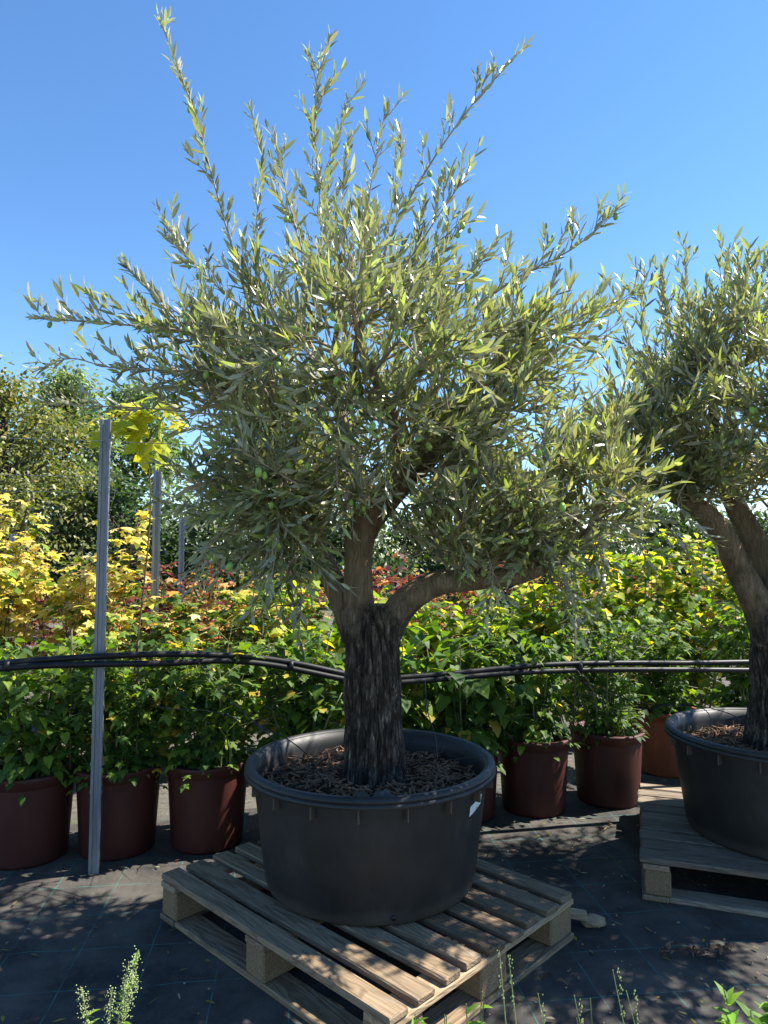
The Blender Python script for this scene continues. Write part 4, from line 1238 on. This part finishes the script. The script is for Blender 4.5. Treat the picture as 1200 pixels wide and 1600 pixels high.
# dead twig with curled leaves
tb = Vector((1.073, 2.475, .03))
dt = empty('dead_twig', tb, 'dead twig with curled brown leaves lying on the fabric', 'twig')
d = MB(); d.tube([tb + Vector((-.13, -.01, 0)), tb, tb + Vector((.13, .02, .004))], .003, 5); d.build('stem', M['brown_stem'], dt, tb)
rng = random.Random(4)
dl = Leaves(T_BLADE, [(.10, .055, .035), (.20, .12, .08), (.28, .20, .15)])
for i in range(34):
    x = -.125 + .25 * i / 33
    dl.add(tb + Vector((x, rng.gauss(0, .006), rng.uniform(-.005, .012))), Vector((rng.gauss(0, .5), rng.uniform(-1, .4), rng.uniform(-.35, .5))), Vector((rng.gauss(0, .5), rng.gauss(0, .5), 1)), rng.uniform(.026, .042), rng.uniform(.008, .013), rng.randrange(3))
dl.finish(dt, M['autumn_leaf'], 34)

# stake poking out from under the brown pallet and the stone it rests on
sk = bevel_box_mesh('wooden_stake', .34, .045, .024, M['bearer'], .004, .001)
o = link('wooden_stake', sk, None, (.585, 2.705, .056), (0, math.radians(5), math.radians(-10)))
tag(o, 'grey wooden stake poking out from under the brown pallet', 'stake')
st = MB(); rock(st, Vector((.775, 2.672, .026)), (.048, .03, .022), 8.6)
tag(st.build('field_stone', M['stone'], smooth=False), 'buff stone at the end of the wooden stake', 'stone')

# litter on the fabric
rng = random.Random(77)
lt = Leaves(T_OLIVE, [(.25, .18, .10), (.16, .10, .05), (.34, .30, .20), (.30, .26, .05)])
for i in range(420):
    x = rng.uniform(-1.9, 2.0); y = rng.uniform(1.7, 3.7)
    lt.add((x, y, .0185), (rng.gauss(0, 1), rng.gauss(0, 1), rng.gauss(0, .08)), (rng.gauss(0, .15), rng.gauss(0, .15), 1), rng.uniform(.014, .045), rng.uniform(.005, .011), rng.randrange(4))
lr = bpy.data.objects.new('leaf_litter', None)
class _R: location = (0, 0, 0)
lt.arr = lt.arrays()
tag(link('leaf_litter', lt.mesh('leaf_litter', M['autumn_leaf'], np.arange(420), (0, 0, 0))), 'scattered dry leaves on the dark ground fabric', 'leaf litter', kind='stuff')
bpy.data.objects.remove(lr)
pb = MB()
for i in range(260):
    x = rng.gauss(.45, .7); y = rng.uniform(1.7, 3.4); s = rng.uniform(.002, .006)
    rock2 = [(1, 0, 0), (-1, 0, 0), (0, 1, 0), (0, -1, 0), (0, 0, .8), (0, 0, -.8)]
    pb.add([Vector((x, y, .013)) + Vector((d[0] * s * rng.uniform(.7, 1.3), d[1] * s, d[2] * s)) for d in rock2], [(0, 2, 4), (2, 1, 4), (1, 3, 4), (3, 0, 4), (2, 0, 5), (1, 2, 5), (3, 1, 5), (0, 3, 5)])
tag(pb.build('grit', M['stone']), 'fine pale grit scattered over the fabric', 'grit', kind='stuff')
